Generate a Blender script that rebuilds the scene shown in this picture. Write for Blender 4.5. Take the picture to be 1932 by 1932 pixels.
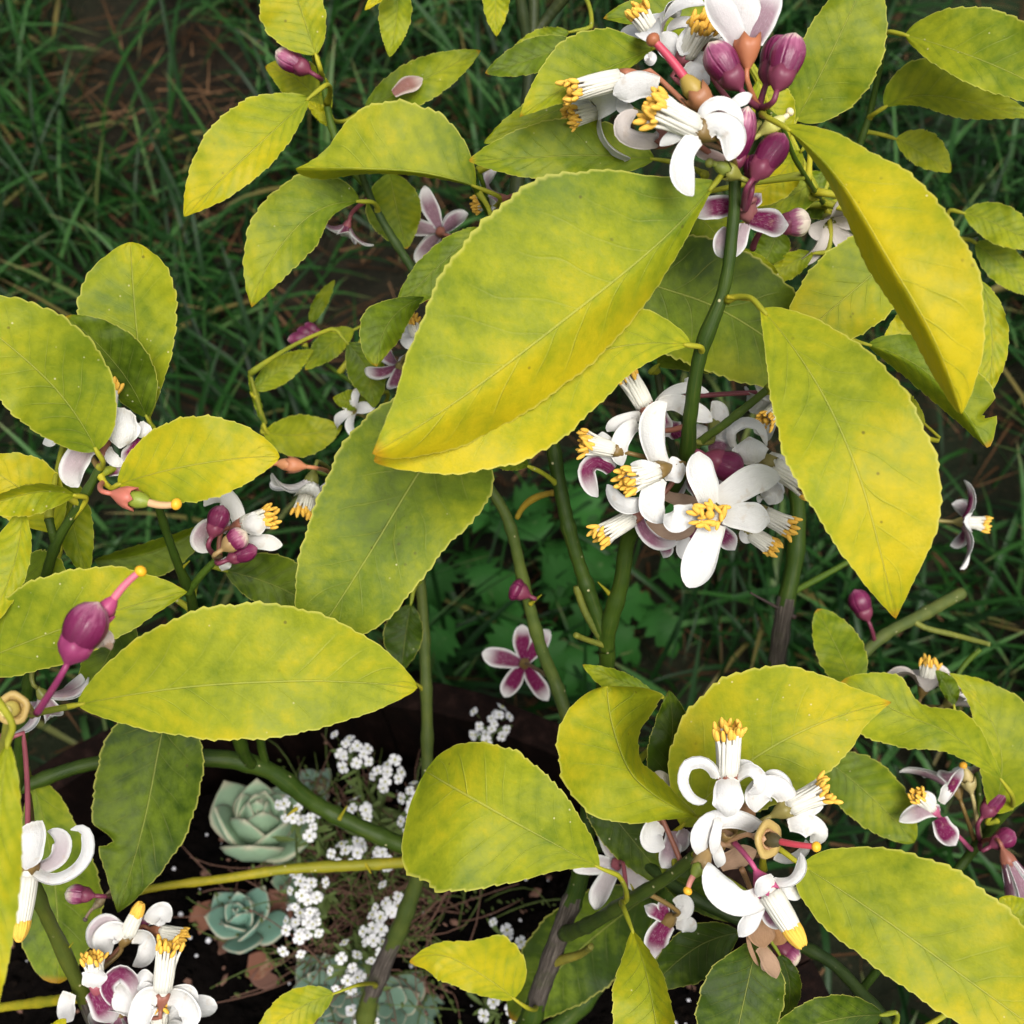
import bpy, math, random
import numpy as np
from mathutils import Vector, Matrix
R = math.radians
random.seed(7); rng = np.random.default_rng(11)
for o in list(bpy.data.objects): bpy.data.objects.remove(o)
scene = bpy.context.scene
col = scene.collection

# ------------------------------------------------------------------ camera
H, PITCH, HALF = 1.10, R(58), math.tan(R(22.5))
CAM = np.array([0, 0, H]); RT = np.array([1., 0, 0])
VW = np.array([0, math.cos(PITCH), -math.sin(PITCH)]); UP = np.array([0, math.sin(PITCH), math.cos(PITCH)])
cam = bpy.data.cameras.new('camera'); co = bpy.data.objects.new('camera', cam); col.objects.link(co)
co.location = CAM; co.rotation_euler = (R(90) - PITCH, 0, 0)
cam.sensor_width = 36; cam.lens = 18 / HALF; cam.clip_start = .02; cam.clip_end = 400
cam.dof.use_dof = True; cam.dof.focus_distance = .44; cam.dof.aperture_fstop = 17
scene.camera = co
# ------------------------------------------------------------------ light
SUN_EL, SUN_AZ = R(63), R(158)          # soft high light from behind the camera's right shoulder
w = bpy.data.worlds.new('World'); scene.world = w; w.use_nodes = True
nt = w.node_tree; bg = nt.nodes['Background']
sky = nt.nodes.new('ShaderNodeTexSky'); sky.sky_type = 'NISHITA'; sky.sun_disc = False
sky.sun_elevation = SUN_EL; sky.sun_rotation = SUN_AZ; sky.dust_density = 6; sky.ozone_density = 1.0; sky.air_density = 1.0
hs = nt.nodes.new('ShaderNodeHueSaturation'); hs.inputs['Saturation'].default_value = .45
nt.links.new(sky.outputs[0], hs.inputs['Color']); nt.links.new(hs.outputs[0], bg.inputs[0]); bg.inputs[1].default_value = .062
sl = bpy.data.lights.new('sun', 'SUN'); sl.energy = 1.5; sl.angle = R(32); sl.color = (1, .96, .9)
so = bpy.data.objects.new('sun', sl); col.objects.link(so)
sd = Vector((math.sin(SUN_AZ) * math.cos(SUN_EL), math.cos(SUN_AZ) * math.cos(SUN_EL), math.sin(SUN_EL)))
so.rotation_euler = sd.to_track_quat('Z', 'Y').to_euler(); so.location = (0, 0, 5)
scene.view_settings.view_transform = 'Standard'; scene.view_settings.look = 'None'
scene.view_settings.exposure = 1.27; scene.view_settings.gamma = 1
scene.render.engine = 'CYCLES'
cy = scene.cycles; cy.max_bounces = 5; cy.diffuse_bounces = 3; cy.glossy_bounces = 2; cy.transmission_bounces = 3; cy.caustics_reflective = False; cy.caustics_refractive = False

# ------------------------------------------------------------------ helpers
PX = HALF / 966
def at(u, v, z):
    return CAM + RT * ((u - 966) * PX * z) - UP * ((v - 966) * PX * z) + VW * z
def on_plane(u, v, h):
    d = RT * ((u - 966) * PX) - UP * ((v - 966) * PX) + VW
    k = (h - H) / d[2]; return CAM + d * k
def camvec(ax, ay, az):
    a = RT * ax - UP * ay - VW * az; return a / np.linalg.norm(a)
def nrm(a): return a / (np.linalg.norm(a) + 1e-12)
def spline(pts, n):
    p = np.array(pts, float)
    if len(p) == 2: return p[0] + (p[1] - p[0]) * np.linspace(0, 1, n)[:, None]
    d = np.linalg.norm(np.diff(p, axis=0), axis=1) + 1e-9
    t = np.concatenate([[0], np.cumsum(d)]); t /= t[-1]
    m = np.zeros_like(p); m[1:-1] = (p[2:] - p[:-2]) / (t[2:] - t[:-2])[:, None]
    m[0] = 2 * (p[1] - p[0]) / (t[1] - t[0]) - m[1]; m[-1] = 2 * (p[-1] - p[-2]) / (t[-1] - t[-2]) - m[-2]
    x = np.linspace(0, 1, n); i = np.clip(np.searchsorted(t, x, 'right') - 1, 0, len(t) - 2)
    h = t[i + 1] - t[i]; s = ((x - t[i]) / h)[:, None]; h = h[:, None]
    return (2*s**3 - 3*s**2 + 1) * p[i] + (s**3 - 2*s**2 + s) * h * m[i] + (-2*s**3 + 3*s**2) * p[i+1] + (s**3 - s**2) * h * m[i+1]

ORIGIN = {}
def place(o, origin, parent):
    ORIGIN[o.name] = np.array(origin, float)
    if parent is not None:
        o.parent = parent; o.location = np.array(origin) - ORIGIN[parent.name]
    else: o.location = origin
def empty(name, loc, label=None, cat=None, group=None):
    o = bpy.data.objects.new(name, None); col.objects.link(o); o.empty_display_size = .02
    place(o, loc, None); tag(o, label, cat, group); return o
def tag(o, label=None, cat=None, group=None, kind=None):
    if label: o['label'] = label
    if cat: o['category'] = cat
    if group: o['group'] = group
    if kind: o['kind'] = kind
    return o
def mesh_data(name, V, F, mats, uv=None, mi=None, smooth=True):
    me = bpy.data.meshes.new(name)
    me.from_pydata([tuple(map(float, v)) for v in V], [], F)
    for m in (mats if isinstance(mats, (list, tuple)) else [mats]): me.materials.append(m)
    if uv is not None:
        lay = me.uv_layers.new(name='UVMap'); vi = np.zeros(len(me.loops), np.int32)
        me.loops.foreach_get('vertex_index', vi); lay.data.foreach_set('uv', np.array(uv, np.float32)[vi].ravel())
    if mi is not None: me.polygons.foreach_set('material_index', np.array(mi, np.int32))
    if smooth: me.polygons.foreach_set('use_smooth', [True] * len(me.polygons))
    me.update(); return me
def mk(name, V, F, mats, parent=None, origin=None, uv=None, mi=None, color=None, smooth=True):
    V = np.array(V, float); origin = V[0].copy() if origin is None else np.array(origin, float)
    o = bpy.data.objects.new(name, mesh_data(name, V - origin, F, mats, uv, mi, smooth))
    col.objects.link(o); place(o, origin, parent)
    if color is not None: o.color = (*color[:3], color[3] if len(color) > 3 else 1)
    return o
def grid_faces(nr, nc, off=0, wrap=False):
    F = []
    for i in range(nr - 1):
        for j in range(nc if wrap else nc - 1):
            k = (j + 1) % nc; F.append((off + i*nc + j, off + i*nc + k, off + (i+1)*nc + k, off + (i+1)*nc + j))
    return F
def tube(path, rad, nseg=10, cap=True):
    """verts, faces, uv of a tapered tube along path (n,3)"""
    P = np.array(path, float); n = len(P); rad = np.broadcast_to(np.array(rad, float), (n,))
    T = np.gradient(P, axis=0); T /= np.linalg.norm(T, axis=1)[:, None] + 1e-12
    a = np.array([.31, .17, .93]); a = nrm(a - T[0] * a.dot(T[0])); V = []; UV = []
    L = np.concatenate([[0], np.cumsum(np.linalg.norm(np.diff(P, axis=0), axis=1))])
    for i in range(n):
        a = nrm(a - T[i] * a.dot(T[i])); b = np.cross(T[i], a)
        for k in range(nseg):
            c = 2*math.pi*k/nseg; V.append(P[i] + (a*math.cos(c) + b*math.sin(c)) * rad[i]); UV.append((k/nseg, L[i]*20))
    F = grid_faces(n, nseg, 0, True)
    if cap:
        V += [P[0], P[-1]]; UV += [(.5, 0), (.5, L[-1]*20)]
        F += [(len(V)-2, (k+1) % nseg, k) for k in range(nseg)] + [(len(V)-1, (n-1)*nseg+k, (n-1)*nseg+(k+1) % nseg) for k in range(nseg)]
    return V, F, UV
class Bag:
    def __init__(s): s.V=[]; s.F=[]; s.U=[]; s.M=[]
    def add(s, V, F, U=None, m=0):
        k = len(s.V); s.V += [np.array(v) for v in V]; s.F += [tuple(i+k for i in f) for f in F]
        s.U += list(U) if U is not None else [(.5, .5)]*len(V); s.M += [m]*len(F)
    def build(s, name, mats, parent=None, origin=None, color=None, smooth=True):
        return mk(name, s.V, s.F, mats, parent, origin, s.U, s.M, color, smooth)
def lathe(base, axis, prof, nseg=14, lobes=0, lobe_amp=0):
    """prof: list of (dist along axis, radius)"""
    n = nrm(np.array(axis, float)); a = nrm(np.cross(n, [.3, .8, .52])); b = np.cross(n, a); V=[]; U=[]
    for i, (h, r) in enumerate(prof):
        for k in range(nseg):
            c = 2*math.pi*k/nseg; q = 1 + lobe_amp*math.cos(lobes*c); V.append(base + n*h + (a*math.cos(c)+b*math.sin(c))*r*q); U.append((k/nseg, i/(len(prof)-1)))
    return V, grid_faces(len(prof), nseg, 0, True), U
def ball(c, r, axis=None, st=1., ns=8, nr=6):
    n = np.array([0, 0, 1.]) if axis is None else nrm(np.array(axis))
    pr = [(-math.cos(math.pi*i/(nr-1))*r*st, max(math.sin(math.pi*i/(nr-1))*r, r*.02)) for i in range(nr)]
    return lathe(np.array(c), n, pr, ns)

# ------------------------------------------------------------------ materials
class NB:
    def __init__(s, name):
        s.m = bpy.data.materials.new(name); s.m.use_nodes = True; s.t = s.m.node_tree; s.t.nodes.clear()
        s.out = s.n('ShaderNodeOutputMaterial')
    def n(s, typ, **kw):
        x = s.t.nodes.new(typ)
        for k, v in kw.items(): setattr(x, k, v)
        return x
    def set(s, sock, v):
        if isinstance(v, bpy.types.NodeSocket): s.t.links.new(v, sock)
        elif v is not None:
            if isinstance(v, (tuple, list)) and len(v) == 3 and sock.type == 'RGBA': v = (*v, 1)
            sock.default_value = v
    def math(s, op, a, b=None, c=None, clamp=False):
        x = s.n('ShaderNodeMath', operation=op, use_clamp=clamp)
        for i, v in enumerate((a, b, c)):
            if v is not None: s.set(x.inputs[i], v)
        return x.outputs[0]
    def mix(s, f, a, b, blend='MIX'):
        x = s.n('ShaderNodeMix', data_type='RGBA', blend_type=blend); s.set(x.inputs[0], f); s.set(x.inputs[6], a); s.set(x.inputs[7], b); return x.outputs[2]
    def noise(s, scale, vec=None, detail=3, rough=.55, out=0):
        x = s.n('ShaderNodeTexNoise'); x.inputs['Scale'].default_value = scale; x.inputs['Detail'].default_value = detail; x.inputs['Roughness'].default_value = rough
        if vec is not None: s.set(x.inputs['Vector'], vec)
        return x.outputs[out]
    def voro(s, scale, vec=None, feature='F1'):
        x = s.n('ShaderNodeTexVoronoi', feature=feature); x.inputs['Scale'].default_value = scale
        if vec is not None: s.set(x.inputs['Vector'], vec)
        return x.outputs[0]
    def step(s, x, a, b, lo=0., hi=1.):
        m = s.n('ShaderNodeMapRange', interpolation_type='SMOOTHSTEP'); s.set(m.inputs[0], x)
        for i, v in enumerate((a, b, lo, hi)): s.set(m.inputs[i+1], v)
        return m.outputs[0]
    def ramp(s, f, stops):
        x = s.n('ShaderNodeValToRGB'); s.set(x.inputs[0], f); e = x.color_ramp.elements
        while len(e) < len(stops): e.new(.5)
        for i, (p, c) in enumerate(stops): e[i].position = p; e[i].color = (*c, 1)
        return x.outputs[0]
    def uv(s):
        x = s.n('ShaderNodeUVMap'); y = s.n('ShaderNodeSeparateXYZ'); s.set(y.inputs[0], x.outputs[0]); return y.outputs[0], y.outputs[1], x.outputs[0]
    def info(s):
        x = s.n('ShaderNodeObjectInfo'); y = s.n('ShaderNodeSeparateColor'); s.set(y.inputs[0], x.outputs['Color'])
        return x.outputs['Color'], y.outputs[0], y.outputs[1], y.outputs[2], x.outputs['Random']
    def pos(s, obj=True): return s.n('ShaderNodeTexCoord').outputs['Object'] if obj else s.n('ShaderNodeNewGeometry').outputs['Position']
    def bump(s, h, strength=.3, dist=.001):
        x = s.n('ShaderNodeBump'); x.inputs['Strength'].default_value = strength; x.inputs['Distance'].default_value = dist; s.set(x.inputs['Height'], h); return x.outputs[0]
    def done(s, colr, rough=.5, spec=.3, normal=None, trans=0., tcol=None, sss=0., sheen=0., coat=0.):
        p = s.n('ShaderNodeBsdfPrincipled'); s.set(p.inputs['Base Color'], colr); s.set(p.inputs['Roughness'], rough); s.set(p.inputs['Specular IOR Level'], spec)
        if normal is not None: s.set(p.inputs['Normal'], normal)
        if sss: p.inputs['Subsurface Weight'].default_value = sss; p.inputs['Subsurface Radius'].default_value = (1, .8, .6); p.inputs['Subsurface Scale'].default_value = .0015
        o = p.outputs[0]
        if trans:
            t = s.n('ShaderNodeBsdfTranslucent'); s.set(t.inputs[0], tcol if tcol is not None else colr)
            if normal is not None: s.set(t.inputs['Normal'], normal)
            mx = s.n('ShaderNodeMixShader'); s.set(mx.inputs[0], trans); s.set(mx.inputs[1], o); s.set(mx.inputs[2], t.outputs[0]); o = mx.outputs[0]
        s.set(s.out.inputs[0], o); return s.m

def m_leaf():
    b = NB('lemon_leaf_blade'); u, v, uv = b.uv(); c, y, dk, sd, rnd = b.info()
    P = b.pos(); off = b.n('ShaderNodeVectorMath', operation='ADD'); b.set(off.inputs[0], P)
    cmb = b.n('ShaderNodeCombineXYZ'); b.set(cmb.inputs[0], b.math('MULTIPLY', rnd, 9.)); b.set(cmb.inputs[1], b.math('MULTIPLY', rnd, 5.)); b.set(off.inputs[1], cmb.outputs[0]); P = off.outputs[0]
    s_ = b.math('SUBTRACT', b.math('MULTIPLY', u, 2.), 1.); s = b.math('ABSOLUTE', s_)
    side = b.math('GREATER_THAN', s_, 0.)
    wob = b.math('MULTIPLY', b.math('SUBTRACT', b.noise(38, P, 1), .5), 1.0)
    ph = b.math('SUBTRACT', v, b.math('MULTIPLY', b.math('POWER', s, .85), .2))
    ph = b.math('ADD', b.math('MULTIPLY', ph, 9.5), b.math('ADD', wob, b.math('MULTIPLY', side, .45)))
    tri = b.math('PINGPONG', ph, .5)                                     # 0 on a vein
    lat = b.math('MULTIPLY', b.math('MULTIPLY', b.step(tri, .0, .05, 1, 0), b.step(s, .45, .9, 1, 0)), b.step(b.noise(45, P, 2), .3, .65, .1, .8))
    mid = b.step(s, .006, .022, 1, 0)
    big = b.noise(26, P, 2); fine = b.noise(190, P, 3, .65)
    between = b.step(tri, .02, .4)
    # chlorosis: yellower between veins, at tip and margin, greener by the veins; some tones also paint light and shade
    k = b.math('ADD', y, b.math('MULTIPLY', b.math('SUBTRACT', big, .5), .68))  # on some dark leaves, part of the low base tone is painted shade
    k = b.math('ADD', k, b.math('MULTIPLY', b.math('SUBTRACT', fine, .5), .42))
    k = b.math('ADD', k, b.math('MULTIPLY', b.math('SUBTRACT', between, .6), .05))
    k = b.math('ADD', k, b.math('MULTIPLY', b.math('SUBTRACT', v, .5), b.math('MULTIPLY', dk, .30)))
    k = b.math('ADD', k, b.math('MULTIPLY', b.math('MULTIPLY', s_, b.math('SUBTRACT', sd, .5)), .24))  # tints one half against the other, partly light and shade put into colour
    k = b.math('SUBTRACT', k, b.math('MULTIPLY', lat, .05))
    cr_ = b.ramp(k, [(0, (.009, .026, .002)), (.25, (.032, .066, .002)), (.5, (.130, .190, .008)), (.72, (.280, .312, .011)), (1, (.53, .43, .009))])
    cr_ = b.mix(b.math('MULTIPLY', mid, .6), cr_, b.mix(.6, cr_, (.50, .52, .13)))
    cr_ = b.mix(b.math('MULTIPLY', lat, .5), cr_, b.mix(.5, cr_, (.50, .50, .12)))
    edge = b.step(s, .955, .995); cr_ = b.mix(b.math('MULTIPLY', edge, .55), cr_, (.60, .56, .12))
    tipb = b.math('MULTIPLY', b.step(v, .955, 1.), b.math('GREATER_THAN', rnd, .45)); cr_ = b.mix(b.math('MULTIPLY', tipb, .75), cr_, (.45, .20, .012))
    spk = b.math('MULTIPLY', b.step(b.voro(150, P), .05, .12, 1, 0), b.step(b.noise(35, P, 1), .56, .66)); cr_ = b.mix(b.math('MULTIPLY', spk, .65), cr_, (.07, .055, .012))
    pal = b.math('MULTIPLY', b.step(b.voro(210, P), .04, .1, 1, 0), b.step(b.noise(22, P, 1), .55, .66)); cr_ = b.mix(b.math('MULTIPLY', pal, .6), cr_, (.75, .7, .4))
    h = b.math('ADD', b.math('MULTIPLY', b.math('ADD', b.math('MULTIPLY', lat, .5), mid), -.5), b.math('MULTIPLY', fine, .42)); h = b.math('ADD', h, b.math('MULTIPLY', b.noise(600, P, 1), .14))
    nr = b.bump(h, .8, .0008)
    tc = b.mix(.35, cr_, (.62, .60, .03), 'MIX')
    return b.done(cr_, b.math('ADD', .38, b.math('MULTIPLY', fine, .25)), .18, nr, .30, tc)
def m_petal(back):
    b = NB('petal_outside' if back else 'petal_inside'); u, v, uv = b.uv(); c, pur, br, z_, rnd = b.info(); P = b.pos()
    s = b.math('ABSOLUTE', b.math('SUBTRACT', b.math('MULTIPLY', u, 2.), 1.))
    mp = b.n('ShaderNodeMapping'); mp.inputs['Scale'].default_value = (14, 2, 1); b.set(mp.inputs[0], uv); streak = b.noise(3, mp.outputs[0], 4, .6)
    white = b.mix(b.step(streak, .35, .7), (.80, .80, .78), (.86, .86, .84))
    if back:
        f = b.math('MULTIPLY', b.math('MULTIPLY', b.step(s, .55, 1., 1, 0), b.step(v, .5, 1.0, 1, .1)), b.step(streak, .2, .5, .55, 1.)); f = b.math('MULTIPLY', f, pur, clamp=True)
        speck = b.step(b.noise(900, P, 2), .55, .68); base = b.mix(f, white, b.mix(b.math('MULTIPLY', speck, .35), (.17, .010, .070), (.42, .16, .28)))
    else:
        base = b.mix(b.math('MULTIPLY', b.step(v, 0, .28, 1, 0), .25), white, (.72, .66, .5))
    base = b.mix(br, base, b.mix(streak, (.26, .11, .04), (.50, .29, .13)))
    gl = b.voro(1500, P); nr = b.bump(b.math('ADD', streak, b.math('MULTIPLY', gl, .35)), .45, .0008)
    base = b.mix(b.math('MULTIPLY', b.step(b.noise(220, P, 3), .60, .74), .30), base, (.55, .42, .26))
    return b.done(base, .6, .18, nr, .30, base)
def m_tint(name, rough=.45, amt=.35, scale=260, spec=.35, bump=.2, trans=0):
    b = NB(name); c, *_ = b.info(); P = b.pos(); n = b.noise(scale, P, 3)
    hv = b.mix(b.math('MULTIPLY', b.step(n, .3, .75), amt), c, b.mix(.5, c, (.9, .8, .5), 'MULTIPLY')); hv = b.mix(b.math('MULTIPLY', b.step(n, .62, .8), amt*.6), hv, b.mix(.6, hv, (.6, .55, .35)))
    return b.done(hv, rough, spec, b.bump(n, bump, .0006), trans)
def m_bud():
    b = NB('flower_bud_petals'); u, v, uv = b.uv(); c, wh, dk, z_, rnd = b.info(); P = b.pos()
    mp = b.n('ShaderNodeMapping'); mp.inputs['Scale'].default_value = (10, 1.2, 1); b.set(mp.inputs[0], uv); st = b.noise(2.5, mp.outputs[0], 4, .6)
    f = b.math('ADD', v, b.math('MULTIPLY', b.math('SUBTRACT', st, .5), .55)); f = b.math('ADD', f, b.math('SUBTRACT', wh, .50))
    f = b.math('ADD', f, b.math('MULTIPLY', b.math('SUBTRACT', b.noise(240, P, 3), .5), .35)); colr = b.ramp(f, [(.1, (.105, .008, .042)), (.52, (.15, .012, .062)), (.78, (.34, .11, .19)), (1, (.72, .62, .50))])
    seam = b.math('PINGPONG', b.math('MULTIPLY', u, 5.), .5); colr = b.mix(b.math('MULTIPLY', b.step(seam, 0, .07, 1, 0), .35), colr, (.12, .02, .06))
    return b.done(colr, .38, .45, b.bump(b.math('ADD', b.math('ADD', st, b.math('MULTIPLY', b.voro(1500, P), .10)), b.step(seam, 0, .1)), .45, .0006))
def m_stem():
    b = NB('green_stem'); c, *_ , rnd = b.info(); u, v, uv = b.uv(); P = b.pos()
    n = b.noise(70, P, 4, .6); mp = b.n('ShaderNodeMapping'); mp.inputs['Scale'].default_value = (9, .6, 1); b.set(mp.inputs[0], uv); st = b.noise(4, mp.outputs[0], 4, .6)
    base = b.mix(b.step(n, .35, .7), c, b.mix(1., c, (1.6, 1.35, 1.1), 'MULTIPLY')); base = b.mix(b.math('MULTIPLY', b.step(st, .5, .75), .3), base, (.14, .14, .03))
    len_ = b.math('MULTIPLY', b.step(b.voro(190, P), .07, .13, 1, 0), b.step(b.noise(120, P, 1), .5, .6)); base = b.mix(b.math('MULTIPLY', len_, .75), base, (.50, .46, .26))
    scar = b.step(b.noise(45, P, 5, .7), .66, .74); base = b.mix(b.math('MULTIPLY', scar, .55), base, (.10, .075, .045))
    return b.done(base, .5, .22, b.bump(b.math('ADD', st, b.math('MULTIPLY', len_, 1.)), .35, .0006))
def m_bark():
    b = NB('grey_bark'); u, v, uv = b.uv(); P = b.pos(); mp = b.n('ShaderNodeMapping'); mp.inputs['Scale'].default_value = (16, 1.3, 1); b.set(mp.inputs[0], uv)
    st = b.noise(2.2, mp.outputs[0], 6, .7); n = b.noise(90, P, 4)
    base = b.ramp(st, [(.25, (.012, .010, .009)), (.5, (.075, .062, .052)), (.75, (.22, .19, .16))]); base = b.mix(b.math('MULTIPLY', b.step(n, .52, .7), .35), base, (.05, .065, .018))
    return b.done(base, .8, .15, b.bump(b.math('ADD', st, n), .9, .0016))
def m_grass():
    b = NB('lawn_grass'); u, v, uv = b.uv(); P = b.pos(False)
    g = b.ramp(u, [(0, (.0016, .010, .0012)), (.4, (.005, .027, .003)), (.7, (.014, .060, .007)), (.92, (.062, .15, .040)), (1, (.15, .12, .035))])
    tip = b.math('MULTIPLY', b.step(v, .8, 1.), b.step(u, .5, .9)); g = b.mix(b.math('MULTIPLY', tip, .6), g, (.30, .22, .10))
    g = b.mix(b.math('MULTIPLY', b.noise(14, P, 2), .35), g, (.02, .05, .02))
    return b.done(g, .40, .14, None, .15)
def m_straw():
    b = NB('dry_thatch'); u, v, uv = b.uv()
    return b.done(b.ramp(u, [(0, (.014, .007, .004)), (.5, (.055, .026, .010)), (1, (.18, .10, .05))]), .8, .1)
def m_ground():
    b = NB('lawn_soil'); P = b.pos(False); n = b.noise(9, P, 6, .65); f = b.noise(120, P, 4, .7)
    g = b.ramp(n, [(.3, (.004, .003, .002)), (.55, (.012, .008, .005)), (.75, (.026, .017, .01))]); g = b.mix(b.step(f, .55, .8), g, (.09, .055, .03))
    g = b.mix(b.step(b.noise(.35, P, 3), .35, .6), g, b.mix(.5, g, (.02, .06, .02)))
    return b.done(g, .9, .15, b.bump(b.math('ADD', n, f), .8, .01))
def m_soil():
    b = NB('potting_mix'); P = b.pos(False); n = b.noise(60, P, 6, .7); v = b.voro(130, P)
    g = b.ramp(n, [(.3, (.0006, .0005, .0005)), (.6, (.0025, .0018, .0015)), (.85, (.014, .009, .006))])
    return b.done(g, .95, .04, b.bump(b.math('ADD', n, v), 1., .004))
def m_wood():
    b = NB('weathered_barrel_oak'); P = b.pos(); c, *_, rnd = b.info()
    mp = b.n('ShaderNodeMapping'); mp.inputs['Scale'].default_value = (60, 60, 5); b.set(mp.inputs[0], P); n = b.noise(1.6, mp.outputs[0], 6, .7)
    g = b.ramp(b.math('ADD', n, b.math('MULTIPLY', b.math('SUBTRACT', rnd, .5), .25)), [(.25, (.002, .001, .0007)), (.5, (.007, .003, .002)), (.75, (.024, .012, .009))])
    return b.done(g, .85, .08, b.bump(n, .8, .002))
def m_succ():
    b = NB('succulent_skin'); u, v, uv = b.uv(); c, *_ = b.info(); P = b.pos()
    e = b.math('MAXIMUM', b.step(b.math('ABSOLUTE', b.math('SUBTRACT', b.math('MULTIPLY', u, 2.), 1.)), .80, 1.), b.step(v, .86, 1.))
    g = b.mix(b.math('MULTIPLY', b.noise(70, P, 3), .6), c, b.mix(1., c, (.75, .85, .8), 'MULTIPLY')); g = b.mix(b.math('MULTIPLY', e, .55), g, (.52, .40, .30))
    return b.done(g, .6, .25, b.bump(b.noise(400, P, 2), .1, .0004), 0, sss=.12)
def m_plain(name, c, rough=.6, spec=.25, trans=0):
    b = NB(name); P = b.pos(False); return b.done(b.mix(b.noise(160, P, 3), b.mix(1., c, (.72, .72, .72), 'MULTIPLY'), c), rough, spec, None, trans)
M = dict(leaf=m_leaf(), pin=m_petal(False), pout=m_petal(True), tint=m_tint('calyx_skin'), bud=m_bud(), stem=m_stem(), bark=m_bark(), grass=m_grass(), straw=m_straw(),
         ground=m_ground(), soil=m_soil(), wood=m_wood(), succ=m_succ(), filament=m_plain('stamen_filament', (.82, .80, .70), .5, .3, .15), anther=m_plain('orange_anther', (.86, .50, .075), .7),
         perlite=m_plain('white_perlite', (.62, .62, .66), .8), hoop=m_plain('rusty_hoop', (.09, .06, .045), .55, .5), white=m_plain('alyssum_petal', (.84, .84, .86), .6, .2, .15),
         ygreen=m_plain('alyssum_eye', (.42, .42, .06)), astem=m_plain('alyssum_stem', (.09, .13, .03)), adry=m_plain('dry_alyssum_stem', (.16, .085, .06), .8), weed=m_tint('weed_leaf', .55, .4, 60, .12, .3, .2), dead=m_tint('dead_leaf', .7, .6, 80, .2, .5))

# ------------------------------------------------------------------ ground, grass
def sheet(name, x0, x1, y0, y1, n, zf, mat):
    xs = np.linspace(x0, x1, n); ys = np.linspace(y0, y1, n); V = [(x, y, zf(x, y)) for y in ys for x in xs]
    return mk(name, V, grid_faces(n, n), mat, None, (0, 0, 0))
g = sheet('lawn_ground', -120, 120, -120, 120, 41, lambda x, y: 0., M['ground']); tag(g, kind='structure')
POT = np.array([-.105, .025]); RP = .312; RIM, SOIL = .38, .29
def blades(name, n, area, lenr, wr_, mat, flat=0., seed=1, tuft=10, ur=(0, 1)):
    r = np.random.default_rng(seed); x0, x1, y0, y1 = area; nt_ = max(n // tuft, 1)
    cx = r.uniform(x0, x1, nt_); cy = r.uniform(y0, y1, nt_); ti = r.integers(0, nt_, n); ts = r.uniform(.65, 1.35, nt_); tc = r.uniform(-.22, .22, nt_); ta = r.uniform(0, 6.283, nt_)
    sp = .035 if not flat else .12
    x = cx[ti] + r.normal(0, sp, n); y = cy[ti] + r.normal(0, sp, n)
    # patchiness: thin out where a smooth field is low
    fld = np.sin(x*5.1+1.3) * np.cos(y*4.3-.4) + .6*np.sin(x*11+y*7) + .5*np.cos(y*13-x*6+2)
    keep = (np.hypot(x-POT[0], y-POT[1]) > RP + .045) & (flat or (fld > -.5 + r.uniform(-.5, .5, n))) if not flat else (np.hypot(x-POT[0], y-POT[1]) > RP + .06)
    x, y, ti = x[keep], y[keep], ti[keep]; n = len(x)
    az = ta[ti] + r.normal(0, 1.3, n); ln = r.uniform(*lenr, n) * ts[ti]; wd = r.uniform(*wr_, n)
    a0 = r.uniform(.05, .65, n) if not flat else r.uniform(1.2, 1.6, n); a1 = r.uniform(.3, 1.9, n) if not flat else r.uniform(-.15, .25, n)
    K = 6 if not flat else 3; P = np.zeros((n, K, 3)); p = np.stack([x, y, (np.full(n, -.004) if not flat else r.uniform(.004, .035, n))], 1); dirh = np.stack([np.cos(az), np.sin(az), 0*az], 1); tw = r.normal(0, .5, n)
    sd_ = np.stack([-np.sin(az+tw), np.cos(az+tw), .25*np.sin(tw)], 1); Vv = np.zeros((n, K, 3, 3)); UVv = np.zeros((n, K, 3, 2)); cu = np.clip(r.beta(2, 2.2, n)*(ur[1]-ur[0]) + ur[0] + tc[ti], 0, 1)
    for k in range(K):
        t = k/(K-1); a = np.minimum(a0 + a1*t, 2.3); d = dirh*np.sin(a)[:, None] + np.array([0, 0, 1])*np.cos(a)[:, None]
        if k: p = p + d*(ln/(K-1))[:, None]; p[:, 2] = np.maximum(p[:, 2], .006)
        wk = wd*(.6+.6*t)*(1-t**3)*.5 if not flat else wd*.5*(1-.7*t); nrmv = np.cross(d, sd_)
        for j, s in enumerate((-1, 0, 1)):
            Vv[:, k, j] = p + sd_*(wk*s)[:, None] + nrmv*(-.28*wk*(1-abs(s)))[:, None]; UVv[:, k, j, 0] = cu; UVv[:, k, j, 1] = t
    base = (np.arange(n)*K*3)[:, None, None]; k = np.arange(K-1)[None, :, None]*3; j = np.arange(2)[None, None, :]; i0 = base+k+j
    F = np.stack([i0, i0+1, i0+4, i0+3], -1).reshape(-1, 4)
    me = bpy.data.meshes.new(name); me.vertices.add(n*K*3); me.vertices.foreach_set('co', Vv.ravel()); me.loops.add(F.size); me.loops.foreach_set('vertex_index', F.ravel().astype(np.int32))
    me.polygons.add(len(F)); me.polygons.foreach_set('loop_start', np.arange(0, F.size, 4, dtype=np.int32)); me.polygons.foreach_set('use_smooth', np.ones(len(F), bool))
    lay = me.uv_layers.new(name='UVMap'); lay.data.foreach_set('uv', UVv.reshape(-1, 2)[F.ravel()].astype(np.float32).ravel()); me.materials.append(mat); me.update(calc_edges=True); me.validate()
    o = bpy.data.objects.new(name, me); col.objects.link(o); return o
tag(blades('lawn_grass', 30000, (-1.45, 1.55, -.1, 2.3), (.08, .23), (.0040, .0092), M['grass'], 0, 3, 16), 'long dark green lawn grass in loose tufts behind the planter', 'grass', kind='stuff')
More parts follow.
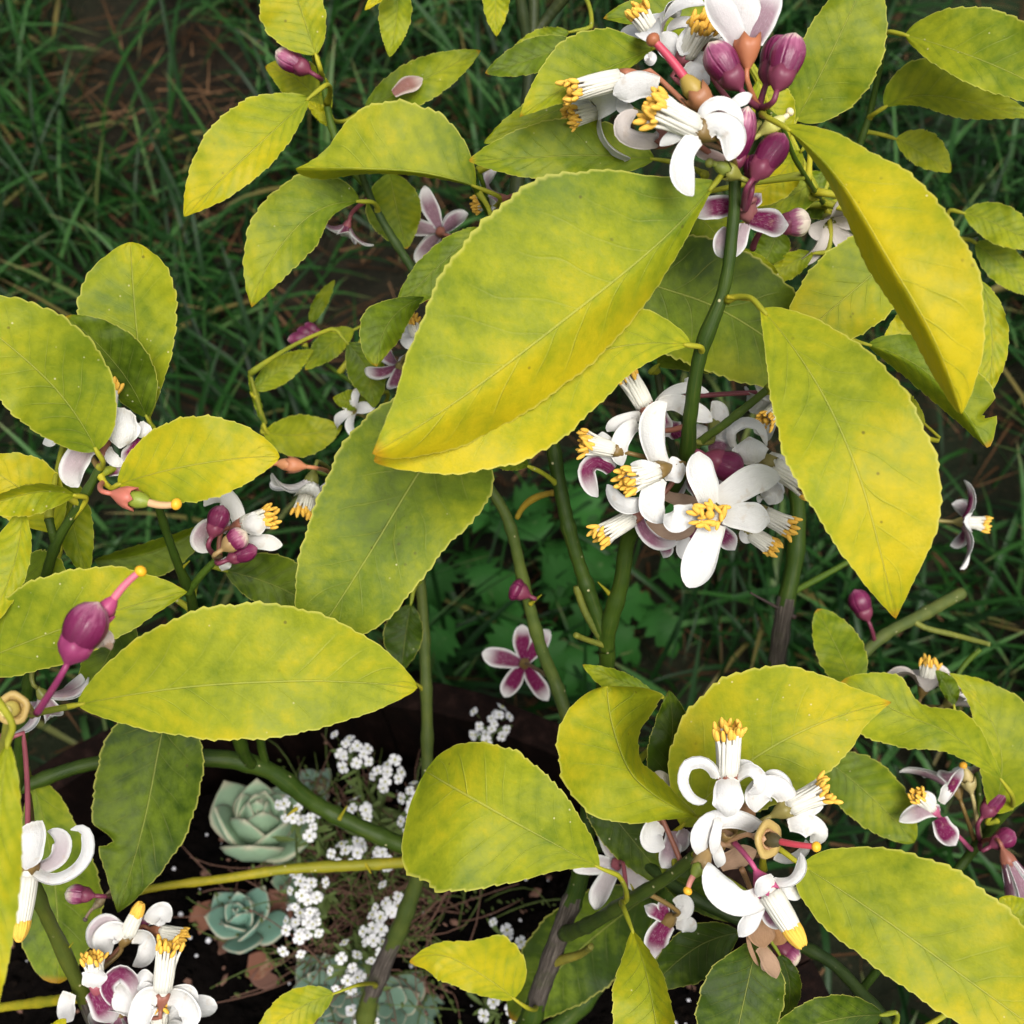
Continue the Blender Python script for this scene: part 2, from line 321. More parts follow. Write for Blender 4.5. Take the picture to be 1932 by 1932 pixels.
tag(blades('thatch', 9000, (-1.5, 1.7, -.2, 2.5), (.03, .10), (.0012, .0032), M['straw'], 1, 5, 25), 'dry brown thatch lying between the grass tufts', 'thatch', kind='stuff')

# ------------------------------------------------------------------ planter
pot = empty('barrel_planter', (POT[0], POT[1], 0), 'dark weathered half barrel planter holding the lemon tree', 'planter')
NST = 24
def stave_mesh():
    V = []; F = []; U = []; da = math.pi/NST*.985; hs_ = np.linspace(0, RIM, 9)
    for h in hs_:
        bul = .022*math.sin(math.pi*min(1, h/RIM*.9+.05)); ro = RP - .014 + bul; ri = ro - .020
        for r_, sg in ((ro, -1), (ro, 0), (ro, 1), (ri, 1), (ri, 0), (ri, -1)): V.append((r_*math.cos(da*sg), r_*math.sin(da*sg), h)); U.append((sg*.5+.5, h))
    F = grid_faces(9, 6, 0, True) + [(5, 4, 3, 2, 1, 0), tuple(48+i for i in range(6))]
    return mesh_data('stave', V, F, M['wood'], U, None, False)
sm = stave_mesh()
for i in range(NST):
    o = bpy.data.objects.new('stave', sm); col.objects.link(o); o.parent = pot; o.rotation_euler.z = 2*math.pi*i/NST + .05; o.location = (0, 0, rng.uniform(-.003, .002)+.003)
for h in (.07, .29):
    pr = []; ro = RP - .014 + .022*math.sin(math.pi*min(1, h/RIM*.9+.05))
    V = []; n = 64
    for k in range(n):
        c = 2*math.pi*k/n
        for (r_, z) in ((ro+.0005, h), (ro+.003, h), (ro+.003, h+.028), (ro+.0005, h+.028)): V.append((POT[0]+r_*math.cos(c), POT[1]+r_*math.sin(c), z))
    F = [((k*4+j), (k*4+(j+1) % 4), (((k+1) % n)*4+(j+1) % 4), (((k+1) % n)*4+j)) for k in range(n) for j in range(4)]
    mk('hoop', V, F, M['hoop'], pot, (POT[0], POT[1], h), None, None, None, False)
V = []; nr_, na = 34, 90
def soil_h(x, y): return SOIL + .006*math.sin(x*31+y*17) + .005*math.sin(x*53-y*41+1) + .004*math.sin(x*97+y*83)
for i in range(nr_):
    for k in range(na):
        r_ = (RP-.034)*i/(nr_-1); c = 2*math.pi*k/na; x = POT[0]+r_*math.cos(c); y = POT[1]+r_*math.sin(c); V.append((x, y, soil_h(x, y) + rng.normal(0, .0012)))
tag(mk('potting_soil', V, grid_faces(nr_, na, 0, True), M['soil'], None, (POT[0], POT[1], SOIL)), kind='structure')
bag = Bag()
for i in range(2600):
    r_ = (RP-.045)*math.sqrt(random.random()); c = random.uniform(0, 6.28); x = POT[0]+r_*math.cos(c); y = POT[1]+r_*math.sin(c)
    if y < .06: continue
    V_, F_, U_ = ball((x, y, soil_h(x, y)+.0004), random.uniform(.0010, .0042), (random.gauss(0, 1), random.gauss(0, 1), random.random()), random.uniform(.5, 1.9), 5, 4)
    V_ = [v + np.array([random.gauss(0, .0004) for _ in range(3)]) for v in V_]; bag.add(V_, F_, U_, 0 if random.random() < .9 else 1)
tag(bag.build('soil_crumbs', [M['soil'], M['adry']], None, (POT[0], POT[1], SOIL), None, False), 'loose dark crumbs of bark and potting mix', 'soil', kind='stuff')
bag = Bag()
for i in range(520):
    r_ = (RP-.05)*math.sqrt(random.random()); c = random.uniform(0, 6.28); x = POT[0]+r_*math.cos(c); y = POT[1]+r_*math.sin(c)
    V_, F_, U_ = ball((x, y, soil_h(x, y)+.0006), random.uniform(.0005, .0018)*(1 if random.random() < .8 else 1.5), (random.random(), random.random(), random.random()), random.uniform(.6, 1.1), 5, 4); bag.add(V_, F_, U_)
tag(bag.build('perlite', M['perlite'], None, (POT[0], POT[1], SOIL)), 'white perlite grains scattered over the black potting soil', 'perlite', kind='stuff')

# ------------------------------------------------------------------ lemon tree
TB = np.array([-.085, .045, SOIL-.02])
tree = empty('lemon_tree', TB, 'potted lemon tree with yellowing leaves, purple buds and white blossoms', 'tree')
STEMS = []           # sampled centre lines: (points, radii)
def pt(p): return np.array(p[1:], float) if p[0] == 'w' else at(*p)
def stem(pts, r, color=(.030, .058, .008), name='branch', bark=None, nseg=12, nodes=True):
    P = np.array([pt(p) for p in pts]); n = max(10, len(P)*12); S = spline(P, n)
    zs = np.array([(q - CAM).dot(VW) for q in S]); rr = np.interp(np.linspace(0, 1, n), np.linspace(0, 1, len(r)), r) * PX * zs
    rr = rr * .90 * (1 + .03*np.sin(np.arange(n)*1.7) + rng.normal(0, .015, n))
    for q in np.arange(.06, 1, .028/max(np.linalg.norm(np.diff(S, axis=0), axis=1).sum(), .03)): rr = rr*(1 + .16*np.exp(-((np.linspace(0, 1, n) - q - rng.uniform(-.02, .02))*n/1.6)**2))
    V, F, U = tube(S, rr, nseg); mi = None; mats = [M['stem'], M['bark']]
    if bark:
        mi = [0]*len(F); t0, t1 = bark
        for i in range((n-1)*nseg):
            q = S[i//nseg] - CAM; t = 966 - q.dot(UP)/q.dot(VW)/PX + 9*math.sin((i % nseg)*2.1+.7)
            if t0 <= t <= t1: mi[i] = 1
    o = mk(name, V, F, mats, tree, None, U, mi, color)
    STEMS.append((S, rr)); return o
DK = (.020, .044, .004); GR = (.040, .080, .006); YG = (.19, .185, .010)
FORK = ('w', -.07, .065, .36)
stem([('w', *TB), ('w', -.08, .055, .32), FORK], (32, 27, 24), DK, 'trunk', (0, 9999))
stem([(1436, 195, .405), (1425, 260, .408), (1390, 325, .41), (1385, 400, .412), (1367, 540, .417), (1322, 665, .424), (1303, 780, .435), (1290, 880, .455), (1235, 960, .475), (1188, 1010, .49), (1172, 1100, .50), (1147, 1190, .51), (1145, 1260, .52), (1120, 1450, .54), (1095, 1650, .55), (1062, 1745, .56), (1022, 1860, .575), (985, 1945, .59), FORK],
     (11, 13, 15, 16, 17, 17, 17, 18, 19, 20, 21, 22, 24, 22, 24), DK, 'branch', (1690, 1885))
stem([(1030, 700, .48), (1041, 818, .49), (1058, 926, .495), (1082, 1030, .50), (1131, 1175, .51), (1146, 1225, .515)], (13, 15, 15, 16), DK)
stem([(880, 840, .52), (909, 898, .525), (957, 978, .53), (988, 1100, .54), (1020, 1220, .55), (1052, 1300, .555), (1090, 1420, .55), (1115, 1500, .545)], (10, 12, 13, 14, 15), (.045, .072, .014))
stem([(775, 1010, .58), (793, 1100, .585), (802, 1250, .59), (806, 1400, .595), (800, 1600, .605), (763, 1729, .62), (718, 1834, .64), (690, 1932, .66), FORK], (10, 12, 12, 13, 16, 18, 19, 20, 20), (.045, .068, .014), 'branch', (1775, 1870))
stem([(-80, 1540, .54), (30, 1490, .55), (180, 1440, .56), (390, 1430, .57), (500, 1450, .58), (600, 1520, .595), (700, 1570, .60), (795, 1608, .606)], (11, 14, 15, 19, 18, 17, 18), DK)
stem([(225, 1690, .57), (310, 1672, .58), (420, 1658, .59), (540, 1640, .60), (680, 1632, .605), (790, 1625, .608)], (7, 9, 10, 12, 11), YG)
stem([(190, 880, .445), (165, 925, .447), (135, 975, .45), (105, 1028, .455), (80, 1120, .47), (60, 1250, .50), (40, 1400, .53), (30, 1490, .55)], (9, 11, 12, 13, 14), DK)
stem([(92, 978, .452), (100, 1010, .453), (106, 1030, .456)], (9, 9, 9), DK)
stem([(297, 950, .46), (330, 1050, .475), (360, 1125, .49), (368, 1170, .50), (420, 1300, .53), (460, 1420, .565), (475, 1442, .575)], (8, 10, 12, 14, 14, 12), DK)
stem([(355, 1120, .488), (380, 1085, .483), (415, 1050, .48)], (8, 8, 7), GR)
stem([(490, 1300, .54), (492, 1400, .57), (505, 1450, .58)], (8, 9, 9), DK)
stem([(50, 1625, .455), (75, 1700, .465), (110, 1775, .48), (150, 1860, .495), (195, 1940, .515), ('w', -.13, .085, .46), FORK], (14, 15, 16, 18, 20, 20), (.05, .07, .010), 'branch', (1885, 1990))
stem([(-30, 1905, .56), (60, 1893, .55), (170, 1880, .52)], (9, 11, 11), YG)
stem([(1310, 1615, .462), (1260, 1655, .475), (1180, 1703, .50), (1110, 1745, .53), (1065, 1762, .558)], (12, 14, 15, 16), (.033, .058, .010))
stem([(1065, 1600, .55), (1180, 1610, .53), (1300, 1690, .51), (1430, 1752, .51), (1560, 1810, .50), (1640, 1890, .49), (1710, 1960, .48)], (10, 12, 13, 13, 13), (.018, .038, .008))
stem([(1478, 690, .56), (1490, 830, .57), (1505, 960, .58), (1500, 1050, .585), (1480, 1150, .59), (1468, 1230, .60), (1440, 1400, .61), (1330, 1600, .63), (1180, 1780, .66), (1060, 1930, .67), FORK], (14, 17, 18, 20, 20, 20, 20), DK, 'branch', (1120, 1250))
stem([(1500, 1165, .59), (1415, 1118, .585)], (5, 2), (.03, .02, .02), 'thorn')
stem([(1585, 1290, .60), (1660, 1205, .61), (1740, 1160, .62), (1816, 1118, .63)], (11, 12, 13, 13), (.06, .085, .022))
stem([(1470, 1420, .60), (1540, 1340, .60), (1590, 1285, .60)], (10, 10, 11), DK)
stem([(1720, 1168, .617), (1745, 1184, .615), (1800, 1198, .61), (1868, 1216, .60)], (6, 6, 5), (.11, .14, .03))
stem([(1290, 872, .456), (1320, 835, .45), (1370, 798, .44), (1448, 735, .43)], (9, 9, 9, 8), (.05, .085, .012))
stem([(978, -30, .56), (992, 62, .57), (1000, 110, .575), (985, 260, .575), (960, 500, .57), (930, 760, .55), (905, 900, .53)], (11, 12, 16, 15, 14), (.02, .032, .010))
stem([(1006, -30, .57), (1006, 55, .572), (1000, 110, .575)], (11, 12, 12), (.02, .032, .010))
stem([(1090, -30, .56), (1040, 25, .57), (1003, 75, .573)], (12, 12, 12), (.02, .03, .010))
stem([(680, 320, .515), (700, 375, .52), (735, 440, .525), (776, 505, .53), (850, 640, .54), (905, 800, .535), (912, 900, .525)], (7, 9, 9, 10, 10), (.022, .045, .010))
stem([(592, 95, .51), (610, 160, .515), (626, 240, .52), (650, 300, .52), (690, 348, .518)], (5, 7, 8, 8, 8), GR)
stem([(887, 335, .49), (905, 370, .50), (935, 430, .53), (955, 520, .565)], (6, 8, 8, 9), GR)
stem([(902, 322, .495), (912, 350, .50), (922, 400, .515)], (5, 5, 6), GR)
stem([(1950, 1480, .545), (1905, 1525, .55), (1850, 1585, .56), (1820, 1625, .565), (1740, 1720, .56), (1640, 1850, .52), (1620, 1870, .50)], (10, 10, 10, 9, 9), DK)
stem([(1668, 85, .52), (1655, 150, .53), (1638, 225, .54), (1600, 330, .55), (1540, 480, .56), (1485, 700, .56)], (6, 7, 8, 9, 10), DK)
stem([(975, 978, .53), (1000, 945, .525), (1045, 930, .52)], (5, 8, 6), (.22, .16, .015))
stem([(1088, 1105, .505), (1102, 1150, .507), (1124, 1190, .51), (1146, 1225, .514)], (8, 8, 8), (.07, .09, .014)); stem([(1086, 1198, .50), (1110, 1208, .507), (1150, 1220, .513)], (6, 6, 7), (.10, .12, .02))
stem([(1440, 205, .404), (1470, 230, .40), (1500, 300, .42), (1560, 390, .50)], (5, 5, 5, 6), GR)
stem([(500, 800, .575), (487, 760, .57), (472, 705, .565)], (5, 5, 3), (.16, .18, .02)); stem([(498, 805, .575), (560, 870, .58), (640, 905, .58), (775, 1010, .58)], (5, 6, 6, 8), GR)
stem([(575, 655, .60), (620, 690, .60), (700, 760, .59), (775, 1010, .58)], (4, 5, 6, 8), GR)
stem([(1850, 1225, .60), (1800, 1300, .60), (1840, 1450, .57), (1850, 1580, .56)], (5, 6, 6, 7), GR)
stem([(1930, 470, .58), (1850, 440, .575), (1700, 520, .57), (1490, 760, .565)], (5, 6, 8, 9), DK)
stem([(1240, 700, .50), (1250, 760, .50), (1270, 850, .48), (1285, 885, .458)], (7, 8, 8, 8), (.02, .03, .01))
stem([(1040, 1815, .568), (1070, 1808, .56), (1095, 1800, .555), (1115, 1785, .545)], (12, 10, 8, 7), (.12, .12, .02))

ALLP = None
def nearest(p, maxi=None):
    global ALLP
    if ALLP is None: ALLP = np.concatenate([s for s, _ in STEMS])
    d = np.linalg.norm(ALLP - p, axis=1); i = int(d.argmin()); return ALLP[i], d[i]

def prof(t, tm, q): return np.sin(math.pi * np.clip(t, 0, 1)**(math.log(.5)/math.log(tm)))**q
LONG = []
def leaf(mid, wl, wr, z, y=.7, tm=.45, q=.78, sl=0, sr=0, tipy=.5, side=.5, wave=1., NT=84, pet=True, petend=None, ratio=.23, bites=(), dd=None, relp=1.):
    n = len(mid); zz = np.broadcast_to(np.array(z, float), (n,)) if np.ndim(z) == 0 or len(z) == n else np.interp(np.linspace(0, 1, n), np.linspace(0, 1, len(z)), z)
    C = spline([(m[0], m[1], k*1000) for m, k in zip(mid, zz)], NT+1); T = np.gradient(C[:, :2], axis=0); T /= np.linalg.norm(T, axis=1)[:, None] + 1e-9
    N = np.stack([T[:, 1], -T[:, 0]], 1); Z = C[:, 2]/1000; t = np.linspace(0, 1, NT+1)
    P3 = np.array([at(c[0], c[1], k) for c, k in zip(C, Z)]); L = np.linalg.norm(np.diff(P3, axis=0), axis=1).sum()
    def width(wd):
        if isinstance(wd, (list, tuple)):
            k = np.array(wd, float); f = spline(k, 200); return np.maximum(np.interp(t, f[:, 0], f[:, 1]), 0)
        return wd*prof(t, tm, q)
    seed = random.uniform(0, 6.28); W = ratio*L; zm = Z.mean(); nteeth = int(L/.0046)
    ds = []
    for wd, sg in ((wl, sl), (wr, sr)):
        k = width(wd); a = k.max()*PX*zm
        d = math.sqrt(max(W*W - a*a, 0)) if a < W else 0.; d = min(d, .85*W)
        ds.append((k, (sg*d if sg else -.10*a)))
    if dd: ds = [(ds[0][0], dd[0]), (ds[1][0], dd[1])]
    S = np.concatenate([np.linspace(-1, 0, 8), np.linspace(0, 1, 8)[1:]])       # -1 = right, +1 = left
    V = []; U = []
    vr = random.choice((.00008, .00014, .00020, .00028)); nv = random.uniform(6.5, 9.5)
    for i in range(NT+1):
        for s in S:
            k, d = ds[0] if s > 0 else ds[1]; a = abs(s)
            saw = (t[i]*nteeth + .15*math.sin(i)) % 1.0
            wd = k[i]; env = math.sin(math.pi*min(max(t[i], .04), .985))**.3
            wd = wd*(1 + (.030*(saw-.5) + .012*math.sin(t[i]*37+seed))*(a > .95)) + (1.8*(saw-.5))*(a > .95)*env
            for (bt, bs, br) in bites:
                if s*bs > 0: wd *= 1 - br*math.sqrt(max(0, 1-((t[i]-bt)/.034)**2))*(1+.12*math.sin(t[i]*300))
            rel = k[i]/(k.max()+1e-6)
            dz = d*(a**1.45)*rel**relp
            dz += wave*.0016*rel*math.sin(t[i]*11+seed+(2 if s > 0 else 0))*a*a
            dz += vr*math.cos(2*math.pi*(nv*(t[i]-.2*a**.85)+.45*(s > 0))+.9*math.sin(5*t[i]+seed))*min(1, 3*a)*(1-.6*a)*env + .0005*math.sin(t[i]*23+a*4+seed*2)*a*math.sin(t[i]*7+seed)
            dz += .0004*math.exp(-(a/.05)**2)*env
            uu = C[i, 0] + (N[i, 0] if s > 0 else -N[i, 0])*wd*a; vv = C[i, 1] + (N[i, 1] if s > 0 else -N[i, 1])*wd*a
            V.append(at(uu, vv, Z[i]+dz)); U.append((.5+.5*s, t[i]))
    o = mk('leaf', V, grid_faces(NT+1, 15), M['leaf'], tree, P3[0], U, None, (y, tipy, side))
    if pet:
        b = P3[0]; tg = nrm(P3[0]-P3[3])
        if petend is not None: e = at(*petend)
        else: e, dd = nearest(b + tg*.008)
        dd = np.linalg.norm(e-b)
        if dd > .05: LONG.append((mid[0], round(dd, 3)))
        k = min(.35*dd, .010); path = spline([P3[2], b, b + tg*k + VW*k*.3, e], 16)
        Vp, Fp, Up = tube(path, np.interp(np.linspace(0, 1, 16), [0, .15, .5, .8, 1], [.0005, .0010, .00095, .0011, .0017]), 8)
        mk('petiole', Vp, Fp, M['stem'], o, None, Up, None, (.13+.14*y, .19+.08*y, .018))
    return o
A, B_ = 1, -1     # side falls away from / rises towards the viewer
LV = [
 # centre
 ([(1350,345),(1240,462),(1060,608),(860,758),(702,856)], [(0,0),(.12,25),(.3,70),(.5,98),(.7,92),(.88,60),(1,0)], [(0,10),(.08,95),(.2,195),(.36,248),(.55,232),(.76,150),(.9,64),(1,0)], (.398,.392,.382,.372,.362), .74, dict(sl=A, sr=0, tipy=.9, side=1.1, wave=1.2, ratio=.155, petend=(1385,335,.41))),  # lower half tinted yellower: light on that half put into its colour
 ([(1305,652),(1180,652),(1060,690),(900,775),(705,868)], [(0,0),(.15,42),(.35,100),(.55,128),(.75,102),(.9,55),(1,5)], 110, (.415,.406,.398,.388,.377), .86, dict(tipy=.9, wave=1.4, petend=(1322,665,.424))),
 ([(1130,500),(1240,540),(1345,577),(1450,640),(1560,730)], 120, 120, (.455,.46,.465,.47,.475), .47, dict(side=.1, pet=True, q=.6)),  # upper half tinted greener: partly painted shade
 ([(1478,238),(1578,332),(1682,500),(1762,640),(1814,782)], [(0,3),(.08,40),(.2,75),(.4,135),(.6,142),(.8,95),(.92,45),(1,0)], [(0,0),(.15,15),(.35,32),(.5,42),(.65,38),(.85,30),(1,0)], (.385,.372,.362,.362,.372), .93, dict(sr=A, tipy=.5, petend=(1440,215,.404))),
 ([(1437,583),(1540,722),(1618,890),(1668,1070),(1690,1168)], [(0,4),(.06,42),(.2,95),(.4,142),(.6,150),(.78,112),(.9,50),(1,0)], [(0,4),(.1,45),(.25,92),(.45,118),(.65,98),(.85,52),(1,0)], (.402,.388,.38,.384,.392), .82, dict(petend=(1372,566,.417), tipy=.3)),
 ([(145,1330),(350,1297),(560,1285),(680,1288),(788,1298)], 152, 108, (.418,.412,.412,.418,.425), .72, dict(tm=.5, q=.75, side=.3, petend=(70,1345,.44))),
 ([(905,720),(785,900),(700,1040),(620,1165),(570,1235)], [(0,0),(.12,70),(.3,140),(.5,118),(.75,98),(.9,50),(1,0)], [(0,0),(.15,100),(.35,150),(.55,140),(.75,110),(.9,60),(1,0)], (.47,.462,.458,.458,.46), .60, dict(side=.75, tipy=.6, petend=(925,690,.50))),
 ([(1130,1637),(1000,1567),(885,1502),(803,1455)], [(0,0),(.15,35),(.4,120),(.65,185),(.82,185),(.94,120),(1,20)], [(0,4),(.12,48),(.4,102),(.65,118),(.85,95),(.95,62),(1,10)], (.455,.448,.45,.468), .66, dict(tipy=.1, side=.45, petend=(1180,1703,.50), wave=1.6)),
 ([(1318,1542),(1205,1475),(1163,1393),(1145,1295)], [(0,0),(.15,28),(.35,85),(.55,122),(.75,112),(.9,75),(1,8)], [(0,0),(.15,22),(.35,34),(.5,28),(.65,40),(.8,82),(.92,104),(1,10)], (.45,.452,.46,.468), .74, dict(dd=(.004, -.024), relp=.3, tipy=.4)),
 ([(1285,1560),(1390,1455),(1530,1372),(1682,1325)], [(0,0),(.08,60),(.25,135),(.45,160),(.65,130),(.85,52),(1,0)], [(0,0),(.2,70),(.45,100),(.7,85),(.88,32),(1,0)], (.475,.468,.465,.47), .78, dict(side=.6)),
 ([(1512,1632),(1650,1722),(1800,1830),(1935,1928),(2050,2010)], [(0,5),(.06,62),(.2,120),(.4,158),(.6,150),(.8,100),(1,0)], [(0,0),(.12,72),(.35,84),(.6,80),(.85,45),(1,0)], (.425,.415,.408,.405,.405), .76, dict(side=.35, tipy=.4, petend=(1440,1640,.455))),
 # left group
 ([(183,852),(112,742),(5,642),(-90,575)], 92, 112, (.435,.422,.41,.405), .68, dict(petend=(188,882,.445), q=.65)),
 ([(282,792),(262,660),(246,457)], [(0,0),(.15,35),(.4,88),(.65,108),(.82,88),(.94,45),(1,4)], [(0,0),(.15,30),(.4,66),(.65,80),(.82,70),(.94,40),(1,4)], (.475,.468,.462), .60, dict(side=.3, petend=(195,890,.445))),
 ([(277,788),(222,692),(124,596)], 42, 62, (.462,.45,.438), .44, dict(petend=(195,890,.445))),
 ([(222,915),(330,884),(450,865),(528,862)], 92, 70, (.44,.432,.43,.432), .82, dict(tm=.48, q=.7, petend=(188,895,.446))),
 ([(100,1005),(55,935),(-50,875)], 62, 68, (.475,.468,.462), .85, {}),
 ([(142,935),(70,928),(-50,965)], 42, 16, (.44,.428,.42), .80, dict(petend=(135,975,.45), sr=B_)),
 ([(42,960),(22,1080),(-40,1200)], 28, 50, (.43,.425,.42), .80, {}),
 ([(10,1075),(75,1108),(140,1135)], 70, 45, (.475,.47,.47), .50, {}),
 ([(-90,1270),(60,1208),(210,1155),(354,1117)], [(0,0),(.2,75),(.45,105),(.7,88),(.88,45),(1,0)], [(0,0),(.2,48),(.45,62),(.7,48),(.88,22),(1,0)], (.432,.425,.42,.425), .72, {}),
 ([(240,1150),(205,1235),(150,1330)], 48, 45, (.50,.50,.50), .33, {}),
 ([(325,1290),(300,1410),(272,1550),(222,1722)], [(0,0),(.15,60),(.35,92),(.55,88),(.75,62),(.9,30),(1,0)], [(0,0),(.15,70),(.35,108),(.55,106),(.75,72),(.9,32),(1,0)], (.53,.525,.52,.515), .34, dict(bites=((.71,-1,.38),), side=.5, petend=(430,1310,.535))),
 ([(55,1462),(100,1640),(108,1855)], [(0,0),(.12,40),(.3,60),(.6,88),(.85,55),(1,5)], [(0,0),(.12,25),(.3,55),(.6,80),(.85,65),(1,5)], (.56,.56,.555), .50, dict(tipy=-.5, side=.8)),
 ([(15,1400),(-12,1650),(-25,1960)], 52, 40, (.335,.325,.325), .80, dict(petend=(-10,1320,.34))),
 ([(425,1077),(530,1110),(620,1165)], 58, 45, (.505,.51,.515), .40, dict(petend=(362,1125,.49))),
 ([(178,1057),(290,1040),(396,984)], 20, 48, (.515,.52,.525), .42, dict(sl=B_, pet=False)),
 ([(120,885),(137,985),(165,1090)], 38, 36, (.48,.485,.49), .55, {}),
 # upper left
 ([(497,816),(570,820),(646,803)], 38, 42, (.575,.57,.57), .68, {}), ([(478,738),(530,697),(592,660)], 24, 26, (.57,.575,.58), .66, {}),
 ([(668,622),(622,650),(576,698)], 26, 25, (.59,.585,.58), .62, {}), ([(585,612),(602,572),(632,528)], 12, 15, (.60,.60,.60), .55, {}), ([(497,800),(482,750),(468,702)], 7, 8, (.572,.57,.565), .6, {}),
 ([(680,380),(592,402),(515,485),(475,580)], [(0,0),(.2,22),(.45,52),(.7,42),(.88,22),(1,0)], [(0,0),(.1,45),(.28,78),(.5,78),(.72,52),(.88,25),(1,0)], (.508,.50,.497,.50), .58, dict(side=.3, petend=(712,398,.522))),
 ([(584,184),(500,262),(420,337),(347,409)], [(0,0),(.2,30),(.45,44),(.7,36),(.88,18),(1,0)], [(0,0),(.1,42),(.3,82),(.5,88),(.72,66),(.88,36),(1,0)], (.485,.478,.475,.478), .84, dict(tipy=.7, petend=(617,195,.517))),
 ([(897,352),(800,326),(690,318),(558,318)], [(0,0),(.3,8),(.6,10),(.85,22),(1,2)], [(0,4),(.08,55),(.25,112),(.45,132),(.65,112),(.85,30),(1,0)], (.482,.478,.478,.482), .68, dict(sl=A, petend=(920,395,.515))),
 ([(735,325),(750,400),(768,470)], 46, 58, (.54,.545,.55), .58, {}),
 ([(905,430),(832,498),(752,575)], [(0,0),(.3,35),(.6,42),(1,8)], [(0,0),(.3,32),(.6,34),(1,4)], (.49,.488,.485), .47, dict(pet=True)),
 ([(800,560),(735,607),(711,692)], [(0,0),(.3,28),(.6,34),(.85,18),(1,0)], [(0,0),(.3,28),(.55,50),(.85,30),(1,0)], (.485,.475,.472), .42, dict(tipy=.9, pet=False, sl=A)),
 ([(655,648),(692,700),(705,770)], 34, 36, (.55,.55,.55), .45, {}), ([(690,752),(660,757),(628,750)], 18, 22, (.56,.56,.56), .62, {}),
 ([(1235,300),(1100,293),(990,298),(884,303)], 46, 72, (.455,.45,.448,.45), .58, dict(petend=(1330,330,.43))),
 ([(1190,165),(1060,205),(913,270)], 42, 42, (.475,.47,.47), .60, {}),
 ([(1237,90),(1117,142),(1047,177),(980,221)], [(0,0),(.3,22),(.55,28),(.8,16),(1,0)], [(0,0),(.12,40),(.3,78),(.5,84),(.72,55),(.9,22),(1,0)], (.435,.428,.425,.427), .66, dict(petend=(1330,240,.42))),
 ([(1085,78),(1000,112),(915,138)], 28, 38, (.50,.50,.50), .46, {}), ([(1075,60),(1020,80),(960,100)], 15, 25, (.53,.53,.53), .62, {}),
 ([(688,206),(780,160),(907,95)], 42, 40, (.545,.54,.535), .60, {}),
 ([(596,104),(562,0),(530,-90)], 78, 44, (.50,.495,.49), .78, {}), ([(750,-50),(748,30),(735,108)], 28, 34, (.50,.50,.50), .68, dict(tipy=.9, pet=False)),
 ([(760,-60),(715,-10),(688,20)], 14, 16, (.485,.485,.485), .85, dict(pet=False)), ([(938,-60),(935,10),(937,69)], 26, 24, (.50,.50,.50), .78, dict(pet=False)),
 ([(610,200),(562,152),(500,126)], 38, 42, (.53,.53,.53), .78, {}), ([(622,240),(600,210),(575,192)], 12, 14, (.525,.525,.525), .72, {}), ([(606,140),(616,165),(625,205)], 8, 16, (.53,.53,.53), .72, {}),
 # top right
 ([(1390,95),(1290,45),(1138,35)], 25, 58, (.475,.47,.47), .55, {}),
 ([(1502,228),(1566,104),(1615,0),(1640,-60)], 60, 95, (.475,.465,.46,.46), .58, dict(q=.62, petend=(1440,225,.406))),
 ([(1707,66),(1816,100),(1932,149),(2040,210)], 100, 50, (.50,.485,.475,.47), .68, dict(side=.4, petend=(1660,110,.523))),
 ([(1668,203),(1748,180),(1905,210),(1960,222)], [(0,0),(.12,48),(.3,72),(.55,60),(.8,25),(1,0)], [(0,0),(.2,18),(.5,34),(.8,15),(1,0)], (.53,.52,.51,.51), .62, dict(petend=(1640,222,.54))),
 ([(1690,262),(1735,285),(1795,325)], 42, 26, (.55,.55,.55), .72, {}), ([(1818,402),(1880,422),(1965,470)], 40, 36, (.56,.555,.55), .62, {}), ([(1840,458),(1888,498),(1950,560)], 38, 32, (.57,.57,.57), .58, {}),
 ([(1725,450),(1605,553),(1485,655)], 78, 88, (.45,.452,.455), .73, dict(q=.6)), ([(1400,468),(1445,510),(1495,570)], 16, 24, (.485,.48,.475), .72, {}), ([(1535,478),(1490,498),(1440,540)], 26, 20, (.50,.50,.50), .75, {}),
 ([(1512,285),(1470,330),(1410,390)], 40, 36, (.45,.455,.46), .82, {}), ([(1560,325),(1490,370),(1420,400)], 36, 30, (.475,.475,.475), .60, {}), ([(1610,360),(1550,385),(1505,400)], 32, 26, (.50,.50,.50), .42, {}),
 ([(1300,400),(1345,435),(1385,500)], 48, 50, (.46,.465,.47), .62, {}), ([(1470,430),(1455,470),(1440,500)], 34, 40, (.50,.50,.50), .42, {}), ([(1430,150),(1460,210),(1490,260)], 45, 35, (.47,.47,.47), .74, {}),
 ([(1637,650),(1760,712),(1862,845)], [(0,0),(.2,45),(.45,60),(.7,70),(.85,50),(1,8)], 34, (.45,.445,.445), .60, dict(sr=A, bites=((.83,1,.55),), side=.4)),
 ([(1850,530),(1872,640),(1858,752)], 32, 36, (.47,.47,.47), .70, {}), ([(1760,580),(1715,625),(1660,660)], 30, 38, (.50,.50,.50), .78, {}), ([(1745,800),(1680,740),(1640,700)], 20, 24, (.48,.48,.48), .75, {}),
 # right / lower right
 ([(1615,1295),(1577,1218),(1542,1149)], 42, 48, (.55,.545,.54), .50, dict(tm=.42, q=.6)),
 ([(1892,1475),(1805,1392),(1700,1345),(1585,1290)], [(0,0),(.15,18),(.4,40),(.6,62),(.8,70),(.95,40),(1,5)], [(0,0),(.15,22),(.35,48),(.55,30),(.75,62),(.92,35),(1,5)], (.51,.502,.498,.50), .66, dict(wave=3, petend=(1905,1525,.55))),
